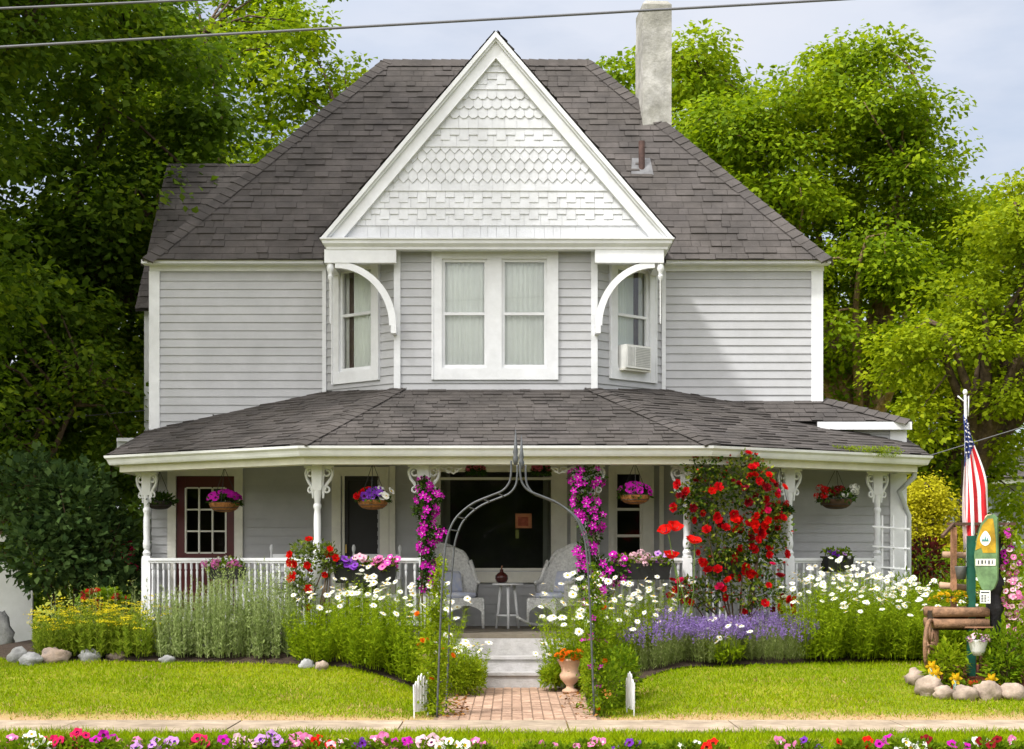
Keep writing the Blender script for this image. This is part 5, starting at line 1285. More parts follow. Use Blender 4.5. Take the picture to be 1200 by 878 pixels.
def hanging_basket(label, px, py, D, r, lining, cols, n, drop=None, spread=1.0, leafm=None, depth=.62, flat=True):
    c = P3(px, py, D); zt = ZE - .08; t = thing('hanging_basket', c, label, 'hanging basket', 'hanging baskets on the porch')
    if lining:
        mb = MB(); prof = [(.02, -r * depth)] + [(r * math.cos(a) ** .7, -r * depth * math.sin(a)) for a in np.linspace(1.35, 0, 7)] + [(r * .94, .0), (r * .9, -.02)]
        mb.lathe(c, prof, 18); mb.build('basket', lining, t, True)
        mb = MB()
        for s_ in (0, .45, .8):
            rr_ = r * math.cos(s_ * 1.3) ** .7 * 1.01; mb.tube([c + Vector((rr_ * math.cos(a), rr_ * math.sin(a), -r * depth * math.sin(s_ * 1.3))) for a in np.linspace(0, 2 * PI, 19)], .004, 5, False)
        mb.build('wire_frame', DWIRE, t)
    mb = MB(); top = Vector((c.x, c.y, zt - .10))
    for k in range(3):
        a = 2 * PI * k / 3 + .5; mb.tube([c + Vector((r * math.cos(a), r * math.sin(a), 0)), top], .004, 5)
    mb.tube([top, Vector((c.x, c.y, zt + .02))], .006, 5); mb.build('hanger', DWIRE, t)
    nm = NM(); m = 420; d = rand_dirs(m, -.25)
    nm.leaves(np.array([tuple(c)]) + d * [r * 1.05 * spread, r * 1.05 * spread, r * .62] * (rng.random((m, 1)) ** .4), d + rng.normal(0, .5, (m, 3)), .065, .032, .15); nm.build('foliage', leafm or G_DARK, t)
    for i in range(n):
        s_ = i / max(1, n - 1); d = Vector(rand_dirs(1, -.1)[0]); d.y = -abs(d.y)
        ci = cols[min(int(s_ * len(cols)), len(cols) - 1)]
        if len(cols) > 1: d.x = -.95 + 1.9 * s_ + random.gauss(0, .15)
        kind, mats, rad = ci; p = c + Vector((d.x * r * 1.05 * spread, d.y * r * .9, .03 + abs(d.z) * r * .62)); put_head(kind, mats, p, d + Vector((0, -.4, .3)), rad * random.uniform(.8, 1.15), t)
    return t
hanging_basket('coco lined hanging basket of magenta flowers in front of the maroon door', 263, 589, 20.3, .20, COCO, [('petunia', (MAG, THR), .048)], 26)
hanging_basket('coco lined hanging basket with red, violet and white flowers by the dark screen door', 437, 586, 19.25, .19, COCO, [('rose', (RED,), .045), ('petunia', (PUR, THR), .055), ('petunia', (pm('violet', (.28, .07, .55)), PUR), .052), ('petunia', (WHT, YEL), .05)], 18)
hanging_basket('coco lined hanging basket of magenta petunias in front of the narrow window', 744, 580, 19.2, .185, COCO, [('petunia', (MAG, THR), .05)], 22)
hanging_basket('coco basket half hidden by the red climbing rose', 914, 600, 19.75, .14, COCO, [('cluster', (RED,), .05)], 5)
hanging_basket('brown hanging basket with red geraniums and white flowers near the downspout', 980, 585, 20.35, .21, mat('brown_basket', (.10, .055, .03), .9, .3), [('cluster', (RED,), .06), ('cluster', (DRED,), .06), ('cluster', (WHT,), .055)], 16, spread=1.15)
hanging_basket('shady hanging basket of dark fern behind the west column', 187, 588, 21.0, .17, mat('dark_basket', (.03, .022, .018), .9, .3), [], 0, spread=1.2)
for lab, px in (('pink flowers hanging before the transom, on the side of the screen door', 558), ('pink flowers hanging before the transom, on the side of the narrow window', 634)):
    hanging_basket(lab, px, 553, 19.6, .10, None, [('cluster', (pm('dusky_pink', (.72, .17, .27)),), .045)], 14)

def planter(label, px0, px1, py, D, cols, n, ang=0, name='rail_planter', hgt=.2):
    a, b = P3(px0, py, D), P3(px1, py, D); L_ = (b - a).length; c = (a + b) / 2; R = Matrix.Rotation(ang, 3, 'Z')
    t = thing(name, c - Vector((0, 0, hgt)), label, 'planter', 'planters hung on the porch rail'); mb = MB(); d = .085
    o = [(-L_ / 2, -d), (L_ / 2, -d), (L_ / 2, d), (-L_ / 2, d)]
    vs = [c + R @ Vector((x * .92, y * .8, -hgt)) for x, y in o] + [c + R @ Vector((x, y, 0)) for x, y in o] + [c + R @ Vector((x * .96, y * .85, 0)) for x, y in o] + [c + R @ Vector((x * .96, y * .85, -.04)) for x, y in o]
    mb.add(vs, [(3, 2, 1, 0)] + [(i, (i + 1) % 4, 4 + (i + 1) % 4, 4 + i) for i in range(4)] + [(4 + i, 4 + (i + 1) % 4, 8 + (i + 1) % 4, 8 + i) for i in range(4)] + [(8 + i, 8 + (i + 1) % 4, 12 + (i + 1) % 4, 12 + i) for i in range(4)] + [(12, 13, 14, 15)])
    mb.build('trough', BLKPL, t)
    nm = NM(); m = int(500 * L_ + 80); P_ = np.array([tuple(c + R @ Vector((random.uniform(-.5, .5) * L_, random.uniform(-.1, .08), random.uniform(-.05, .09)))) for _ in range(m)])
    nm.leaves(P_, rng.normal(0, 1, (m, 3)) + [0, -.3, .4], .06, .03, .15); nm.build('foliage', G_MID, t)
    for i in range(n):
        s_ = (i + .5) / n; kind, mats, rad = cols[min(int(s_ * len(cols)), len(cols) - 1)]
        p = c + R @ Vector(((s_ - .5) * L_ + random.gauss(0, .04), random.uniform(-.13, .0), random.uniform(-.02, .13))); put_head(kind, mats, p, face_dir(.8, .35), rad * random.uniform(.8, 1.15), t)
    return t
VIO = pm('violet', (.28, .07, .55))
planter('black rail planter going from deep violet pansies to pink petunias', 391, 465, 664, 19.13, [('petunia', (PUR, THR), .05), ('petunia', (VIO, PUR), .05), ('petunia', (PALE, PNK), .048), ('petunia', (PNK, MAG), .05), ('petunia', (pm('hot_pink', (.7, .10, .45)), WHT), .05)], 40)
planter('black rail planter with magenta, pale pink and violet blooms in front of the narrow window', 715, 786, 660, 19.13, [('petunia', (MAG, WHT), .046), ('cluster', (PALE,), .055), ('cluster', (PALE,), .05), ('petunia', (LIL, VIO), .046)], 32)
angL = math.atan2(-1.57, 2.46); angR = math.atan2(.72, 1.38)
planter('black rail pot with two pink phlox trusses on the west rail', 242, 290, 664, 20.0, [('cluster', (pm('phlox', (.72, .16, .48)),), .06), ('cluster', (WHT,), .03), ('cluster', (pm('phlox', (1, 1, 1)),), .06)], 12, angL, hgt=.16)
planter('dark rail pot with sparse purple flowers on the east rail', 962, 1000, 652, 20.3, [('petunia', (PUR, THR), .04), ('petunia', (LIL, PUR), .04), ('cluster', (WHT,), .03)], 8, angR, hgt=.2)
planter('black rail planter mostly hidden by red roses', 826, 880, 656, 19.5, [('cluster', (RED,), .05), ('cluster', (WHT,), .03)], 8, angR, hgt=.2)

# wicker chairs (built at the origin, facing -Y, seat .41 high)
def wicker(name, label, loc, rz, rocker):
    t = thing(name, (0, 0, 0), label, 'chair', 'white wicker chairs on the porch')
    mb = MB(); n = 28; vs = []
    def top(a): return .60 + .50 * smooth((1.75 - abs(a)) / 1.0) - .10 * smooth(abs(a) / .9) * (abs(a) < 1.2)
    lev = 9
    for o in (0, .022):
        for i in range(n + 1):
            a = -2.05 + 4.1 * i / n
            for k in range(lev):
                z = .30 + (top(a) - .30) * k / (lev - 1); fl = 1 + .18 * (k / (lev - 1)) * math.cos(a * .5)
                x = (.27 + o) * math.sin(a) * fl; y = .02 + (.26 + o) * math.cos(a) * fl * (1 if math.cos(a) > 0 else 1.0); vs.append((x, y, z))
    m = (n + 1) * lev
    fs = [(i * lev + k, (i + 1) * lev + k, (i + 1) * lev + k + 1, i * lev + k + 1) for i in range(n) for k in range(lev - 1)]
    fs += [tuple(m + q for q in reversed(f)) for f in fs]
    mb.add(vs, fs); mb.build('back', WICK, t, True)
    mb = MB(); mb.tube([Vector(((.281) * math.sin(a) * (1 + .18 * math.cos(a * .5)), .02 + .271 * math.cos(a) * (1 + .18 * math.cos(a * .5)), top(a))) for a in np.linspace(-2.05, 2.05, 40)], .028, 8); mb.build('rim', WICK, t, True)
    mb = MB(); k = 10   # seat and arched skirt
    mb.box(-.26, .26, -.27, .2, .355, .40)
    for sx0, sy0, sx1, sy1 in ((-.26, -.275, .26, -.275), (-.265, -.27, -.265, .2), (.265, -.27, .265, .2)):
        q = []
        for i in range(k + 1):
            s_ = i / k; q.append((sx0 + (sx1 - sx0) * s_, sy0 + (sy1 - sy0) * s_, .17 + .13 * math.sin(PI * s_) ** .6))
        for a, b in zip(q, q[1:]): mb.add([a, b, (b[0], b[1], .36), (a[0], a[1], .36)], [(0, 1, 2, 3)])
    mb.build('seat', WICK, t)
    for sx in (-1, 1):
        for sy in (-.26, .19):
            mb = MB(); mb.tube([Vector((sx * .25, sy, .38)), Vector((sx * .26, sy * 1.03, .06 if rocker else .0))], [.024, .019], 8); mb.build('leg', WICK, t, True)
        if rocker:
            mb = MB(); mb.tube([Vector((sx * .26, y, .035 + .16 * ((y + .02) / .5) ** 2)) for y in np.linspace(-.46, .55, 16)], .02, 8); mb.build('rocker', WICK, t, True)
    mb = MB(); pr_ = [(.02, 0), (.23, .0), (.255, .03), (.24, .065), (.02, .08)]; mb.lathe((0, -.04, .40), pr_, 20); mb.build('cushion', CUSH, t, True)
    mb = MB(); mb.obox((0, .16, .60), (.34, .10, .30), Matrix.Rotation(-.25, 3, 'X')); c_ = mb.build('back_cushion', CUSH, t)
    bv = c_.modifiers.new('round', 'BEVEL'); bv.width = .04; bv.segments = 3
    t.location = loc; t.rotation_euler = (0, 0, rz); return t
wicker('wicker_chair', 'white wicker armchair with blue cushion beside the small table, on the screen door side', (PX(534, 20.7), 20.75, ZF), math.radians(32), False)
wicker('rocking_chair', 'white wicker rocking chair half hidden behind the arch and clematis', (PX(652, 20.6), 20.6, ZF), math.radians(-48), True)
D = 20.65; c = Vector((PX(595, D), D, 0)); zt = PZ(684, D)
t = thing('side_table', (c.x, c.y, ZF), 'small round white side table between the two wicker chairs', 'table')
mb = MB(); mb.lathe(c, [(.19, zt - .02), (.205, zt - .015), (.205, zt), (.19, zt + .006)], 24); mb.build('table_top', WHITE, t)
for k in range(3):
    a = 2 * PI * k / 3 - PI / 2 + .05; mb = MB(); mb.tube([c + Vector((.10 * math.cos(a), .10 * math.sin(a), zt - .02)), c + Vector((.17 * math.cos(a), .17 * math.sin(a), ZF))], [.022, .016], 8); mb.build('leg', WHITE, t, True)
mb = MB(); mb.lathe(c, [(.10, ZF + .16), (.15, ZF + .165), (.15, ZF + .18), (.10, ZF + .185)], 18); mb.build('lower_shelf', WHITE, t)
c2 = c + Vector((-.08, -.02, zt + .006)); t = thing('vase', c2, 'round dark red jar with a stub neck on the small white table', 'vase')
mb = MB(); mb.lathe(c2, [(.04, 0), (.07, .02), (.085, .06), (.08, .1), (.05, .13), (.025, .145), (.022, .175), (.028, .18)], 16); mb.build('body', mat('dark_red_glaze', (.06, .012, .010), .25, .2), t, True, None)
mb = MB(); mb.tube([c2 + Vector((0, 0, .17)), c2 + Vector((.005, 0, .23))], [.014, .008], 7); mb.build('stopper', WOODR, t, True)
def ladder_chair(name, label, px, D, rz, w=.5, cat='chair'):
    t = thing(name, (0, 0, 0), label, cat)
    for sx in (-1, 1):
        mb = MB(); mb.lathe((sx * w / 2, .22, 0), [(.02, 0), (.022, .9), (.014, 1.0), (.024, 1.03), (.026, 1.06), (.012, 1.10)], 9); mb.build('leg', WHITE, t, True)
        mb = MB(); mb.lathe((sx * w / 2, -.22, 0), [(.02, 0), (.022, .62), (.02, .64)], 9); mb.build('leg', WHITE, t, True)
        mb = MB(); mb.box(sx * w / 2 - .035, sx * w / 2 + .035, -.27, .20, .64, .665); mb.build('arm', WHITE, t)
    mb = MB(); mb.box(-w / 2, w / 2, -.24, .22, .40, .435); mb.build('seat', WHITE, t)
    mb = MB()
    for z in (.60, .74, .90): mb.box(-w / 2 + .02, w / 2 - .02, .21, .23, z, z + .075)
    mb.build('backrest', WHITE, t); t.location = (PX(px, D), D, ZF); t.rotation_euler = (0, 0, rz)
ladder_chair('porch_chair', 'white ladder back porch chair behind the west rail', 330, 20.55, -.3)
ladder_chair('porch_bench', 'white slatted porch bench behind the violet rail planter', 440, 20.9, 0, .62, 'bench')

# garden arch
def arch_curve(y):
    pts = []; dx = .06 * (y - AYN) / (AYF - AYN)
    for px, py in ((512, 842), (515, 760), (518, 690), (521, 650), (524, 630), (531, 612), (541, 600), (556, 589), (575, 581), (589, 575), (597, 565), (599, 552), (599, 540)):
        pts.append(Vector((PX(px, 15.02), y, max(0, PZ(py, 15.02)))))
    r = [Vector((2 * PX(603, 15.02) - p.x + .02 + dx, y, p.z)) for p in pts]
    return [q + Vector((dx, 0, 0)) for q in pts], r
t = thing('garden_arch', (PX(605, 15.2), 15.25, .02), 'grey wrought iron garden arch with pointed top over the brick path', 'arch')
for y in (AYN, AYF):
    l, r = arch_curve(y)
    for q in (l, r):
        q2 = []
        for i in range(len(q) - 1):
            for k in range(4):
                s_ = k / 4; a0 = q[max(i - 1, 0)]; a1, a2 = q[i], q[i + 1]; a3 = q[min(i + 2, len(q) - 1)]
                q2.append(.5 * ((2 * a1) + (a2 - a0) * s_ + (2 * a0 - 5 * a1 + 4 * a2 - a3) * s_ ** 2 + (3 * a1 - a0 - 3 * a2 + a3) * s_ ** 3))
        q2.append(q[-1]); mb = MB(); mb.tube(q2, .0098, 8); mb.build('hoop', IRON, t, True)
    mb = MB(); c = Vector((l[-1].x / 2 + r[-1].x / 2, y, l[-1].z)); mb.lathe(c, [(.016, -.04), (.026, .0), (.028, .03), (.018, .05), (.026, .08), (.018, .12), (.003, .30)], 8); mb.build('finial', IRON, t, True)
l, r = arch_curve(AYN)
for q in (l, r):
    for i in (0, 1, 2, 3, 4, 5, 6, 7, 8):
        mb = MB(); p = q[i].lerp(q[i + 1], .5); mb.tube([p, Vector((p.x + .06, AYF, p.z))], .006, 6); mb.build('rung', IRON, t, True)

# urn and pot
TERR = mat('pale_terracotta', (.62, .40, .27), .8, .12, 8, .2, 60, stain=.15)
c = Vector((PX(668, 17.72), 17.72, .02)); t = thing('flower_urn', c, 'pale terracotta urn of orange flowers at the foot of the steps', 'urn')
mb = MB(); mb.lathe(c, [(r * .9, z * .86) for r, z in [(.10, 0), (.10, .03), (.05, .06), (.045, .09), (.09, .14), (.125, .19), (.13, .23), (.105, .27), (.115, .33), (.15, .40), (.165, .42), (.165, .44), (.14, .44), (.12, .41)]], 22); mb.build('urn_body', TERR, t, True)
nm = NM(); n = 300; d = rand_dirs(n, 0); nm.leaves(np.array([tuple(c + Vector((0, 0, .37)))]) + d * [.16, .16, .09], d, .06, .03); nm.build('foliage', G_MID, t)
for i in range(24):
    d = Vector(rand_dirs(1, 0)[0]); d.y = -abs(d.y); put_head('rose', (ORG,), c + Vector((d.x * .18, d.y * .15, .385 + d.z * .1)), d + Vector((0, -.3, .5)), .036, t)
c = Vector((PX(505, 17.75), 17.75, .14)); t = thing('flower_pot', c, 'terracotta pot with few orange flowers hidden in the greenery by the arch', 'flower pot')
mb = MB(); mb.lathe(c, [(.08, 0), (.12, .26), (.14, .26), (.14, .31), (.11, .31), (.1, .28)], 18); mb.build('pot_body', TERR, t, True)
nm = NM(); n = 220; d = rand_dirs(n, 0); nm.leaves(np.array([tuple(c + Vector((0, 0, .3)))]) + d * [.16, .16, .14], d, .06, .03); nm.build('foliage', G_MID, t)
for i in range(6):
    d = Vector(rand_dirs(1, 0)[0]); d.y = -abs(d.y); put_head('rose', (pm('red_orange', (.75, .10, .01)),), c + Vector((d.x * .15, d.y * .15, .36 + d.z * .13)), d + Vector((0, -.3, .5)), .036, t)

# low white edging fences at the arch feet
def edging(label, px, rz, n, D=15.05):
    t = thing('edging_fence', (0, 0, 0), label, 'edging fence', 'small white edging fences'); sp = .05
    for k in range(n):
        h = .30 + .10 * math.sin(PI * (k + .5) / n); x = (k - n / 2 + .5) * sp
        mb = MB(); mb.prism([(x - .017, -.006, .04), (x + .017, -.006, .04), (x + .017, -.006, h - .03), (x, -.006, h), (x - .017, -.006, h - .03)], (0, .012, 0)); mb.build('picket', WHITE, t)
    for z in (.10, .24):
        mb = MB(); mb.box(-n * sp / 2, n * sp / 2, .007, .018, z, z + .025); mb.build('rail', WHITE, t)
    for sx in (-1, 1):
        mb = MB(); mb.prism([(sx * n * sp / 2 - .012, 0, .30), (sx * n * sp / 2 + .012, 0, .30), (sx * n * sp / 2, 0, -.06)], (0, .012, 0)); mb.build('stake', WHITE, t)
    t.location = (PX(px, D), D, gz(PX(px, D), D) + .02); t.rotation_euler = (0, 0, rz)
edging('small white picket edging leaning beside the arch foot near the daisies', 494, math.radians(62), 5, 15.1)
edging('small white picket edging seen almost end on beyond the arch, by the apricot blooms', 738, math.radians(-78), 5, 15.3)

# rocks
def rock(label, px, py, rw, rh, m, D=None):
    back = .3 if py < 790 else 0; D = D or dground(px, py + rh * .75) + back; c = P3(px, py, D); s = D / F; c.z = max(c.z, gz(c.x, D) + rh * s * .45) if not back else gz(c.x, D) + rh * s * .55; mb = MB(); sd = px * .37
    mb.ball(c, (rw * s * 1.05, rw * s * .85, rh * s * 1.15), 18, 11, .38, sd); tag(mb.build('rock', m, None, True), label, 'rock', 'stones edging the beds')
for lab, px, py, rw, rh, m in (('dark grey stone nearest the white gate', 22, 772, 11, 10, ROCKG), ('light grey stone beside the pink boulder', 36, 777, 13, 8, ROCKG), ('pink boulder under the yellow yarrow', 63, 773, 17, 10, ROCKM), ('half hidden grey stone under the yarrow', 106, 772, 12, 9, ROCKG), ('brownish stone under the yarrow end', 137, 772, 11, 7, ROCKM), ('small grey stone in front of the grey green spires', 196, 777, 9, 5, ROCKG),
        ('pale round stone below the spires and daisies', 340, 764, 14, 12, ROCKP), ('upright stone next to the pale round stone', 357, 768, 8, 13, ROCKM), ('pale stone at the daisy foot', 377, 772, 8, 9, ROCKP), ('flat grey stone at the lawn edge below the daisies', 360, 783, 9, 6, ROCKG), ('small pale stone at the lawn edge below the daisies', 377, 786, 7, 6, ROCKP)):
    rock(lab, px, py, rw, rh, m)
for lab, px, py, rw, rh in (('stone at the lawn tip of the flagpole island', 1073, 795, 11, 10), ('large pink stone of the flagpole island near the wagon wheel', 1089, 806, 15, 12), ('flat stone of the flagpole island below the yellow flower stakes', 1107, 813, 12, 8), ('wide stone of the flagpole island below the sign', 1131, 814, 14, 9), ('palest tall stone of the flagpole island', 1157, 811, 15, 12), ('stone of the flagpole island below the leafy shrub', 1186, 812, 15, 10)):
    rock(lab, px, py, rw, rh, ROCKP)
rock('upright grey boulder in front of the white garden gate', -8, 740, 20, 27, ROCKG, 21.2)

# white garden gate at the west edge
D = 22.0; t = thing('garden_gate', (PX(0, D), D, .3), 'white board gate with curved top at the edge of the lawn', 'gate'); mb = MB()
x1 = PX(38, D); x0 = x1 - 1.15; pts = [(x0, .22), (x1, .22), (x1, PZ(690, D))] + [(x1 - .06 - .5 * (1 - math.cos(a)), PZ(690, D) + .40 * math.sin(a)) for a in np.linspace(0.2, PI / 2, 9)] + [(x0, PZ(652, D))]
mb.prism([(a, D, z) for a, z in pts], (0, .05, 0)); mb.build('gate_panel', WHITE, t)
mb = MB(); mb.box(x0 - .1, x0 + .32, D - .1, D - .012, .22, 1.95); mb.box(x0 - .16, PX(11, D), D - .14, D + .02, PZ(635, D), PZ(627, D)); mb.build('gate_post', WHITE, t)

# white trellis at the east porch end
D = 20.55; t = thing('trellis', (PX(1040, D), D, .4), 'white wooden trellis leaning at the east end of the porch', 'trellis')
for px in (1034, 1047, 1061):
    mb = MB(); mb.beam((PX(px, D), D, .4), (PX(px, D), D, PZ(604, D)), .022, .014, (0, 1, 0)); mb.build('upright', WHITE, t)
for py in (617, 640, 664):
    mb = MB(); mb.beam((PX(1022, D), D - .016, PZ(py, D)), (PX(1066, D), D - .016, PZ(py + 3, D)), .014, .022); mb.build('crossbar', WHITE, t)
# notice in the window
D = 21.60; t = thing('paper_notice', P3(613, 611, D), 'orange paper notice stuck on the big dark front window', 'notice')
mb = MB(); a, b = P3(604, 619, D), P3(623, 602, D); mb.box(a.x, b.x, D, D + .006, a.z, b.z); mb.build('sheet', mat('orange_paper', (.50, .20, .09), .8, .2, 10), t)
mb = MB(); mb.box(a.x + .035, b.x - .045, D - .004, D - .001, a.z + .03, b.z - .045); mb.build('printed_panel', mat('rust_print', (.36, .09, .05), .8, .3, 12), t)
mb = MB(); a, b = P3(604, 631, D), P3(608, 621, D); mb.box(a.x, b.x, D, D + .006, a.z, b.z); mb.build('green_tab', mat('olive_paper', (.17, .19, .05), .8, .1), t)

# ---------------------------------------------------------------- flagpole island
mb = MB(); n = 40; cx, cy = ISL
ring = []; 
for j in range(6):
    s_ = j / 5
    for i in range(n):
        a = 2 * PI * i / n; x = cx + .93 * (1 - s_) * math.cos(a); y = cy + .93 * (1 - s_) * math.sin(a); ring.append((x, y, gz(x, y) + .01 + .10 * smooth(s_ * 2.5) + .012 * mnoise.noise(Vector((x * 6, y * 6, 1)))))
mb.add(ring, [(j * n + i, j * n + (i + 1) % n, (j + 1) * n + (i + 1) % n, (j + 1) * n + i) for j in range(5) for i in range(n)])
tag(mb.build('flower_bed_soil', mat('red_mulch', (.20, .055, .02), .95, .4, 25, .8, 120), smooth=True), kind='structure')
def iz(x, y): return gz(x, y) + .10
# flagpole and flag
D = 17.0; pz0 = iz(PX(1137, D), D); ft = P3(1131, 462, D); fb = Vector((PX(1136, D), D, pz0))
t = thing('flagpole', fb, 'white flagpole rising from the stone ringed island', 'flagpole')
mb = MB(); mb.tube([fb, ft], [.02, .014], 10); mb.build('pole', mat('white_metal', (.72, .72, .72), .35, .08, metal=.2), t, True)
mb = MB(); mb.ball(ft + Vector((0, 0, .02)), (.026, .026, .034), 10, 7); mb.build('finial', WHITE, t, True)
mb = MB(); mb.tube([ft + Vector((-.08, 0, -.02)), ft + Vector((0, 0, -.09)), ft + Vector((.035, 0, -.02)), ft + Vector((.03, -.01, -.24))], .008, 6); mb.build('bracket_arm', WHITE, t, True)
FR = mat('flag_red', (.55, .012, .02), .8, .12, 10); FW = mat('flag_white', (.80, .78, .78), .8, .06, 10); FB = mat('flag_blue', (.035, .055, .20), .8, .15, 10)
t = thing('flag', P3(1132, 486, D), 'limp star spangled flag with red and white stripes hanging from the white pole', 'flag')
mb = MB(); ns, nt_ = 44, 78; gridv = []
zt = PZ(486, D)
def flagpt(s_, q):
    wd = .06 + .205 * smooth(s_ * 1.35); zb = PZ(646 - 46 * q, D); zt2 = zt - .10 * q
    z = zt2 + (zb - zt2) * s_ + .012 * math.sin(q * 14) * s_
    x = PX(1127.5, D) + .01 * math.sin(s_ * 7) + wd * q + .008 * math.sin(q * 15 + s_ * 6) * s_
    return Vector((x, D - .035 - (.014 + .020 * s_) * math.sin(q * 4.2 * PI + s_ * 3.2) - .012 * math.sin(s_ * 8 + q * 3), z))
for i in range(ns + 1):
    for j in range(nt_ + 1): gridv.append(flagpt(i / ns, j / nt_))
base = len(mb.v); mb.v += [tuple(p) for p in gridv]
for i in range(ns):
    for j in range(nt_):
        q = (j + .5) / nt_; s_ = (i + .5) / ns; mi = 1 if (q * 6.5) % 2 < .9 else 0
        if s_ < .40 - .16 * q: mi = 2
        a = i * (nt_ + 1) + j; mb.f.append([base + a, base + a + 1, base + a + nt_ + 2, base + a + nt_ + 1]); mb.m.append(mi)
o = mb.build('cloth', [FR, FW, FB], t, True)
for r_ in range(8):
    for k in range(4):
        s_ = .035 + r_ * .042; q = (.13 + k * .25 + (.12 if r_ % 2 else 0))
        if s_ < .37 - .16 * q and q < .95:
            p = flagpt(s_, q) + Vector((0, -.010, 0)); rr_ = .013
            mb = MB(); mb.add([p + Vector((rr_ * (1 if m % 2 == 0 else .42) * math.sin(m * PI / 5), -.002, rr_ * (1 if m % 2 == 0 else .42) * math.cos(m * PI / 5))) for m in range(10)], [tuple(range(10))]); mb.build('star', FW, o)
# sign
D = 16.75; t = thing('garden_sign', (PX(1150, D), D, iz(PX(1150, D), D)), 'green and yellow leaf shaped award sign on two green posts', 'sign')
def gpost(px, y, top, w_=.075):
    mb = MB(); x = PX(px, y); mb.box(x - w_ / 2, x + w_ / 2, y - .04, y + .04, iz(x, y) - .05, top); return mb.build('post', GREENP, t)
gpost(1138, 16.85, PZ(628, 16.85)); gpost(1167, 16.9, PZ(690, 16.9), .09)
R = Matrix.Rotation(math.radians(-46), 3, 'Z'); sc = Vector((PX(1152.5, D), D - .08, 0)); s1 = D / F
def SB(x, z, o): return sc + R @ Vector((x, o, 0)) + Vector((0, 0, z))
zz = lambda py: PZ(py, D - .08)
outl = [(.02, zz(604)), (.09, zz(603)), (.13, zz(608)), (.135, zz(660)), (.13, zz(680)), (.09, zz(690)), (.02, zz(695)), (-.05, zz(690)), (-.10, zz(678)), (-.13, zz(664)), (-.135, zz(650)), (-.11, zz(632)), (-.06, zz(614))]
mb = MB(); mb.prism([SB(x, z, 0) for x, z in outl], R @ Vector((0, .03, 0))); mb.build('board', mat('sign_green', (.17, .30, .13), .6, .3, 9, stain=.3), t)
def face(name, pts, m, o=-.004):
    mb = MB(); mb.prism([SB(x, z, o) for x, z in pts], R @ Vector((0, .003, 0))); return mb.build(name, m, t)
face('yellow_field', [(.03, zz(608)), (.085, zz(608)), (.10, zz(618)), (.118, zz(634)), (.118, zz(648)), (-.03, zz(648)), (-.05, zz(642)), (-.118, zz(645)), (-.098, zz(632)), (-.04, zz(616))], mat('sign_yellow', (.60, .36, .012), .6, .3, 9, stain=.3))
em = [(.0 + .062 * math.sin(a) * (1 - .45 * max(0, math.cos(a))), zz(631) + .078 * math.cos(a)) for a in np.linspace(0, 2 * PI, 20, endpoint=False)]
e_ = face('emblem', em, mat('sign_white', (.82, .82, .78), .5, .05), -.008)
mb = MB(); TEAL = mat('sign_teal', (.06, .22, .20), .5, .1)
for x, h in ((-.026, .042), (0, .062), (.026, .042)):
    zb = zz(634.5); mb.prism([SB(x - .016, zb, -.012), SB(x + .016, zb, -.012), SB(x + .006, zb + h * .55, -.012), SB(x, zb + h, -.012), SB(x - .006, zb + h * .55, -.012)], R @ Vector((0, .003, 0)))
mb.build('tree_emblem', TEAL, e_)
b_ = face('name_band', [(-.115, zz(663)), (.118, zz(663)), (.118, zz(655)), (-.115, zz(655))], mat('sign_cream', (.72, .70, .62), .5, .1), -.008)
DARKL = mat('sign_lettering', (.05, .06, .06), .6, .1); mb = MB()
for k, (w_, parts) in enumerate(((.02, 'x'), (.02, 'x'), (.02, 'x'), (.02, 'x'), (.02, 'x'))):
    x = -.085 + k * .04; z0, z1 = zz(661.3), zz(656.7)
    def bar(a, b, c, d): mb.prism([SB(a, c, -.012), SB(b, c, -.012), SB(b, d, -.012), SB(a, d, -.012)], R @ Vector((0, .003, 0)))
    bar(x, x + .012 + .006 * (k % 2), z0 + .004 * (k % 3), z1)
    if parts in 'LE': bar(x + .007, x + .022, z0, z0 + .007)
    if parts in 'FE': bar(x + .007, x + .022, z1 - .007, z1); bar(x + .007, x + .018, (z0 + z1) / 2 - .003, (z0 + z1) / 2 + .003)
mb.build('lettering', DARKL, b_)
n_ = face('small_notice', [(-.055, zz(707)), (.065, zz(707)), (.065, zz(692)), (-.055, zz(692))], mat('sign_white', (1, 1, 1)), -.02)
mb = MB()
bar = lambda a, b, c, d: mb.prism([SB(a, c, -.024), SB(b, c, -.024), SB(b, d, -.024), SB(a, d, -.024)], R @ Vector((0, .003, 0)))
bar(-.045, .055, zz(695), zz(693.6))
for r_ in range(5):
    for k in range(2 + r_ % 2): bar(-.04 + k * .036, -.015 + k * .034, zz(698.2 + r_ * 1.8), zz(697.3 + r_ * 1.8))
mb.build('lettering', DARKL, n_)
# flower tower with a finial
D = 16.95; D = 16.8; cx_ = PX(1166, D); t = thing('flower_tower', (cx_, D, iz(cx_, D)), 'tall black flower tower with ball finial and trailing pink petunias', 'planter')
mb = MB(); pr_ = [(.04, iz(cx_, D) + .3)]
for k in range(4):
    z = PZ(722, D) + k * .235; pr_ += [(.055, z), (.092, z + .06), (.096, z + .14), (.055, z + .215)]
pr_ += [(.06, PZ(620, D)), (.03, PZ(619, D))]; mb.lathe((cx_, D, 0), pr_, 14); mb.build('sleeve', mat('black_fabric', (.022, .020, .024), .8, .2, 20, .5, 40), t, True)
mb = MB(); mb.lathe((cx_ - .06, D, PZ(619, D)), [(.08, 0), (.09, .012), (.08, .024), (.03, .03), (.028, .05), (.045, .065), (.052, .095), (.045, .125), (.02, .145)], 14); mb.build('finial', mat('pale_wood', (.62, .47, .30), .6, .2), t, True)
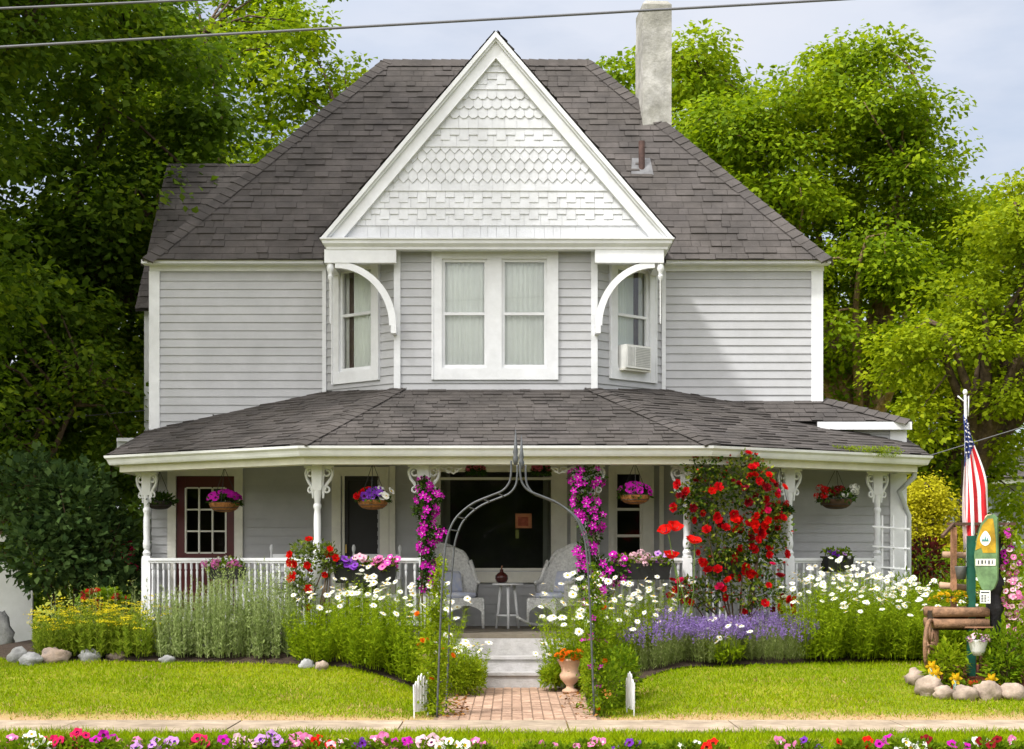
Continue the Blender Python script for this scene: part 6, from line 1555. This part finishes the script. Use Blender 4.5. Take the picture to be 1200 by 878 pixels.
bl_ = [(cx_ + .10, D - .10, PZ(628, D), .06, .06, .08), (cx_ + .15, D - .06, PZ(658, D), .12, .10, .16), (cx_ + .17, D - .08, PZ(700, D), .11, .1, .22), (cx_ + .19, D - .06, PZ(738, D), .09, .1, .15)]
nm = NM()
for q in bl_:
    n = 260; d = rand_dirs(n); nm.leaves(np.array([q[:3]]) + d * np.array(q[3:]) * (rng.random((n, 1)) ** .4), d + rng.normal(0, .5, (n, 3)), .05, .028)
nm.build('foliage', G_LIME, t)
for i in range(76):
    q = bl_[random.choice((0, 1, 1, 1, 2, 2, 2, 3, 3))]; d = Vector(rand_dirs(1)[0]); d.y = -abs(d.y); p = Vector((q[0] + d.x * q[3], q[1] + d.y * q[4], q[2] + d.z * q[5]))
    c_ = random.choice(((PNK, WHT), (PALE, PNK), (PALE, CRIM))) if p.z < PZ(672, D) or random.random() < .4 else (random.choice((MAG, pm('hot_pink', (1, 1, 1)))), THR)
    put_head('petunia', c_, p, d + Vector((0, -.5, .2)), random.uniform(.026, .036), t)
# hanging white pot on the sign
D = 16.55; c = P3(1146, 757, D); t = thing('hanging_pot', c, 'small white basket of pale pink flowers hung between the green posts', 'hanging pot')
mb = MB(); mb.lathe(c, [(.05, -.10), (.075, -.05), (.10, .05), (.105, .06), (.095, .06), (.09, .04)], 18); mb.build('basket', ORANGEW, t, True)
mb = MB(); z_ = PZ(736, D)
mb.tube([Vector((PX(1134, D), D + .1, z_)), Vector((PX(1168, D), D + .1, z_))], .01, 6); mb.tube([c + Vector((-.1, 0, .05)), Vector((c.x, D + .1, z_)), c + Vector((.1, 0, .05))], .005, 5); mb.build('hanger', WOODR, t)
nm = NM(); n = 160; d = rand_dirs(n, -.2); nm.leaves(np.array([tuple(c + Vector((0, 0, .07)))]) + d * [.12, .1, .06], d, .045, .025); nm.build('foliage', G_MID, t)
for i in range(14):
    d = Vector(rand_dirs(1, -.3)[0]); d.y = -abs(d.y); put_head('petunia', (PALE, WHT) if i % 3 else (LIL, WHT), c + Vector((d.x * .12, d.y * .1, .08 + d.z * .05)), d + Vector((0, -.4, .4)), .032, t)
# wishing well planter with wagon wheel
D = 16.95; x0, x1 = PX(1089, D), PX(1140, D); zb = iz(x0, D); t = thing('wishing_well', ((x0 + x1) / 2, D, zb), 'rustic log planter shaped like a wishing well behind the sign', 'planter')
LOGM = mat('peeled_log', (.27, .15, .085), .85, .3, 12, .5, 40)
for z in (PZ(730, D), PZ(717, D)):
    for y in (D - .16, D + .20):
        mb = MB(); mb.tube([Vector((x0, y, z)), Vector((x1 + .12, y, z))], .054, 10); mb.build('log', LOGM, t, True)
for x in (x0 + .05, x1 + .07):
    mb = MB(); mb.tube([Vector((x, D + .2, zb)), Vector((x, D + .2, PZ(711, D)))], .03, 8); mb.build('leg', LOGM, t, True); mb = MB(); mb.tube([Vector((x, D - .08, zb)), Vector((x, D - .08, PZ(711, D)))], .03, 8); mb.build('leg', LOGM, t, True)
mb = MB(); mb.box(x0 + .02, x1 + .1, D - .11, D + .15, PZ(738, D), PZ(716, D)); mb.build('soil_box', SOIL, t)
for x in (PX(1117.5, D), PX(1182, D)):
    mb = MB(); mb.box(x - .027, x + .027, D - .03, D + .03, PZ(735, D), PZ(618, D)); mb.build('post', WOODR, t)
xa_, xb_ = PX(1110, D), PX(1190, D)
mb = MB(); zr = PZ(614, D)
for x in (PX(1117.5, D), PX(1182, D)):
    for sy in (-1, 1): mb.beam((x, D, zr), (x - .19 if sy < 0 else x + .1, D + sy * .25, zr - .14), .03, .03)
mb.beam((xa_, D, zr), (xb_, D, zr), .03, .03); mb.build('roof_frame', mat('dark_wood', (.09, .05, .03), .85, .3), t)
mb = MB(); z_ = PZ(650, D)
mb.tube([Vector((PX(1107, D), D + .08, z_)), Vector((PX(1140, D), D + .08, z_ - .01))], .035, 8); mb.tube([Vector((PX(1104, D), D + .1, PZ(686, D))), Vector((PX(1142, D), D + .1, PZ(690, D)))], .036, 8); mb.build('crossbar', mat('pale_log', (.45, .29, .19), .8, .2), t, True)
nm = NM(); n = 520; c = Vector(((x0 + x1) / 2 + .02, D, PZ(706, D))); d = rand_dirs(n, -.1); nm.leaves(np.array([tuple(c)]) + d * [.24, .12, .10], d, .05, .025); nm.build('foliage', G_LIME, t)
for i in range(34):
    d = Vector(rand_dirs(1, 0)[0]); d.y = -abs(d.y); put_head('rose', (YEL,), c + Vector((d.x * .25, d.y * .12, .02 + d.z * .1)), d + Vector((0, -.3, .5)), .026, t)
# pail hanging in the well
c = P3(1126, 668, 16.93); t = thing('tin_pail', c, 'small grey tin pail hanging from the log crossbar of the well', 'pail'); mb = MB(); mb.lathe(c, [(.05, -.10), (.07, .03), (.073, .04), (.06, .03)], 14); mb.build('pail_body', ZINC, t, True)
mb = MB(); mb.tube([c + Vector((.07 * math.cos(a), .0, .035 + .10 * math.sin(a))) for a in np.linspace(0, PI, 12)], .004, 5); mb.build('pail_handle', DWIRE, t)
# wagon wheel
c = P3(1090, 757, 16.75); t = thing('wagon_wheel', c - Vector((0, 0, .27)), 'old wooden wagon wheel leaning at the log planter', 'wheel'); Rw = Matrix.Rotation(math.radians(64), 3, 'Z')
mb = MB(); pts = [c + Rw @ Vector((.27 * math.cos(a), 0, .27 * math.sin(a))) for a in np.linspace(0, 2 * PI, 33)]; mb.tube(pts, .022, 8, False); mb.build('rim', LOGM, t, True)
for k in range(8):
    a = 2 * PI * k / 8; mb = MB(); mb.tube([c, c + Rw @ Vector((.265 * math.cos(a), 0, .265 * math.sin(a)))], .013, 6); mb.build('spoke', LOGM, t, True)
mb = MB(); mb.tube([c + Rw @ Vector((0, -.05, 0)), c + Rw @ Vector((0, .05, 0))], .045, 10); mb.build('hub', LOGM, t, True)
# island shrubs and stakes
bush('leafy_shrub', 'yellow green leafy shrub in front of the wagon wheel', 'shrub', [(PX(1112, 16.55), 16.6, .42, .20, .2, .22), (PX(1100, 16.5), 16.55, .34, .14, .15, .16)], 700, .085, .035, G_LIME, stems=6)
bush('leafy_shrub', 'fresh green shrub at the edge of the island beside the flower tower', 'shrub', [(PX(1186, 16.5), 16.55, .50, .24, .25, .30), (PX(1176, 16.4), 16.45, .36, .2, .2, .2)], 1300, .085, .032, G_MID, stems=7)
bush('red_groundcover', 'low red flowers spread over the mulch of the island', 'flowers', [(PX(1125, 16.4), 16.42, .19, .35, .14, .05), (PX(1150, 16.4), 16.4, .19, .2, .12, .05)], 420, .04, .022, G_MID, None, (('cluster', (pm('brick_red', (.6, .07, .02)),), 22, .028),), 0)
for lab, px, py, D in (('yellow flower stake nearest the wagon wheel', 1091, 781, 16.35), ('yellow flower stake beside the wheel stake, slightly lower', 1096, 789, 16.3), ('yellow flower stake on the stones below the sign', 1119, 795, 16.25), ('yellow flower stake between the tall pale stone and the shrub', 1161, 796, 16.25)):
    p = P3(px, py, D); zb = gz(p.x, D) + .05; t = thing('flower_stake', (p.x, D, zb), lab, 'garden stake', 'yellow flower stakes in the island')
    mb = MB(); mb.lathe((p.x, D, zb), [(.016, 0), (.020, p.z - zb - .02), (.008, p.z - zb)], 8); mb.build('stake', mat('pale_teal_plastic', (.42, .62, .55), .5, .1), t, True)
    mb = MB()
    for k in range(6):
        a = 2 * PI * k / 6; mb.add([p, p + Vector((.05 * math.cos(a - .4), -.02, .05 * math.sin(a - .4))), p + Vector((.075 * math.cos(a), -.035, .075 * math.sin(a))), p + Vector((.05 * math.cos(a + .4), -.02, .05 * math.sin(a + .4)))], [(0, 1, 2, 3)])
    mb.lathe(p + Vector((0, -.03, -.02)), [(.012, 0), (.03, .03), (.034, .055)], 8); mb.build('bloom', YEL, t)

# ---------------------------------------------------------------- overhead wires
def wire(label, a, b, r, sag=.06):
    a, b = Vector(a), Vector(b); mb = MB(); n = 24
    mb.tube([a.lerp(b, k / n) - Vector((0, 0, sag * 4 * (k / n) * (1 - k / n))) for k in range(n + 1)], r, 6)
    tag(mb.build('overhead_wire', mat('wire_sheath', (.13, .13, .14), .6, .1), None, True), label, 'wire')
D = 13.0; e0, e1 = P3(0, 54, D), P3(985, -2, D); d = e1 - e0; wire('grey overhead cable crossing the sky from the dark maples past the chimney top', e0 - d * 1.2, e1 + d * 1.6, .011, .01)
e0, e1 = P3(0, 9, D), P3(200, 0, D); d = e1 - e0; wire('pale overhead cable cutting the upper corner over the dark maples', e0 - d * 4, e1 + d * 10, .010, .01)
e0, e1 = P3(0, 495, 24), P3(170, 481, 24.1); d = e1 - e0; wire('thin service wire running to the rear wing', e0 - d * 2, e1, .009, .02)
e0, e1 = P3(1130, 521, 24), P3(1200, 499, 24); d = e1 - e0; wire('thin service wire beyond the flag', e0 - d * .9, e1 + d * 6, .008, .02)

# ---------------------------------------------------------------- neighbour's house
nb = thing('neighbor_house', (19, 48, .3), 'pale neighbouring house with dark windows behind the hedge', 'house')
Bn = Basis((14.0, 46), (24.0, 46)); mb = MB(); siding(mb, Bn, .3, 3.9, .2); Bn2 = Basis((14.0, 54), (14.0, 46)); siding(mb, Bn2, .3, 3.9, .2); mb.build('wall', mat('pale_blue_siding', (.20, .22, .22), .6, .1), nb)
shingles('roof', [(13.5, 45.4, 3.9), (24.5, 45.4, 3.9), (24.5, 48, 4.9), (13.5, 48, 4.9)], nb)
for k in range(8):
    mb = MB(); X = 14.4 + k * 1.15; Bn.box(mb, X - 14, X - 14 + .85, 2.0, 3.5, -.1, .03); wq = mb.build('window', WHITE, nb); mb = MB(); Bn.box(mb, X - 14 + .1, X - 14 + .75, 2.1, 3.4, .03, .04); mb.build('pane', DARKIN, wq)
mb = MB(); Bn.box(mb, -.1, 10.1, 3.72, 3.92, .02, .5); mb.build('eave_board', WHITE, nb)
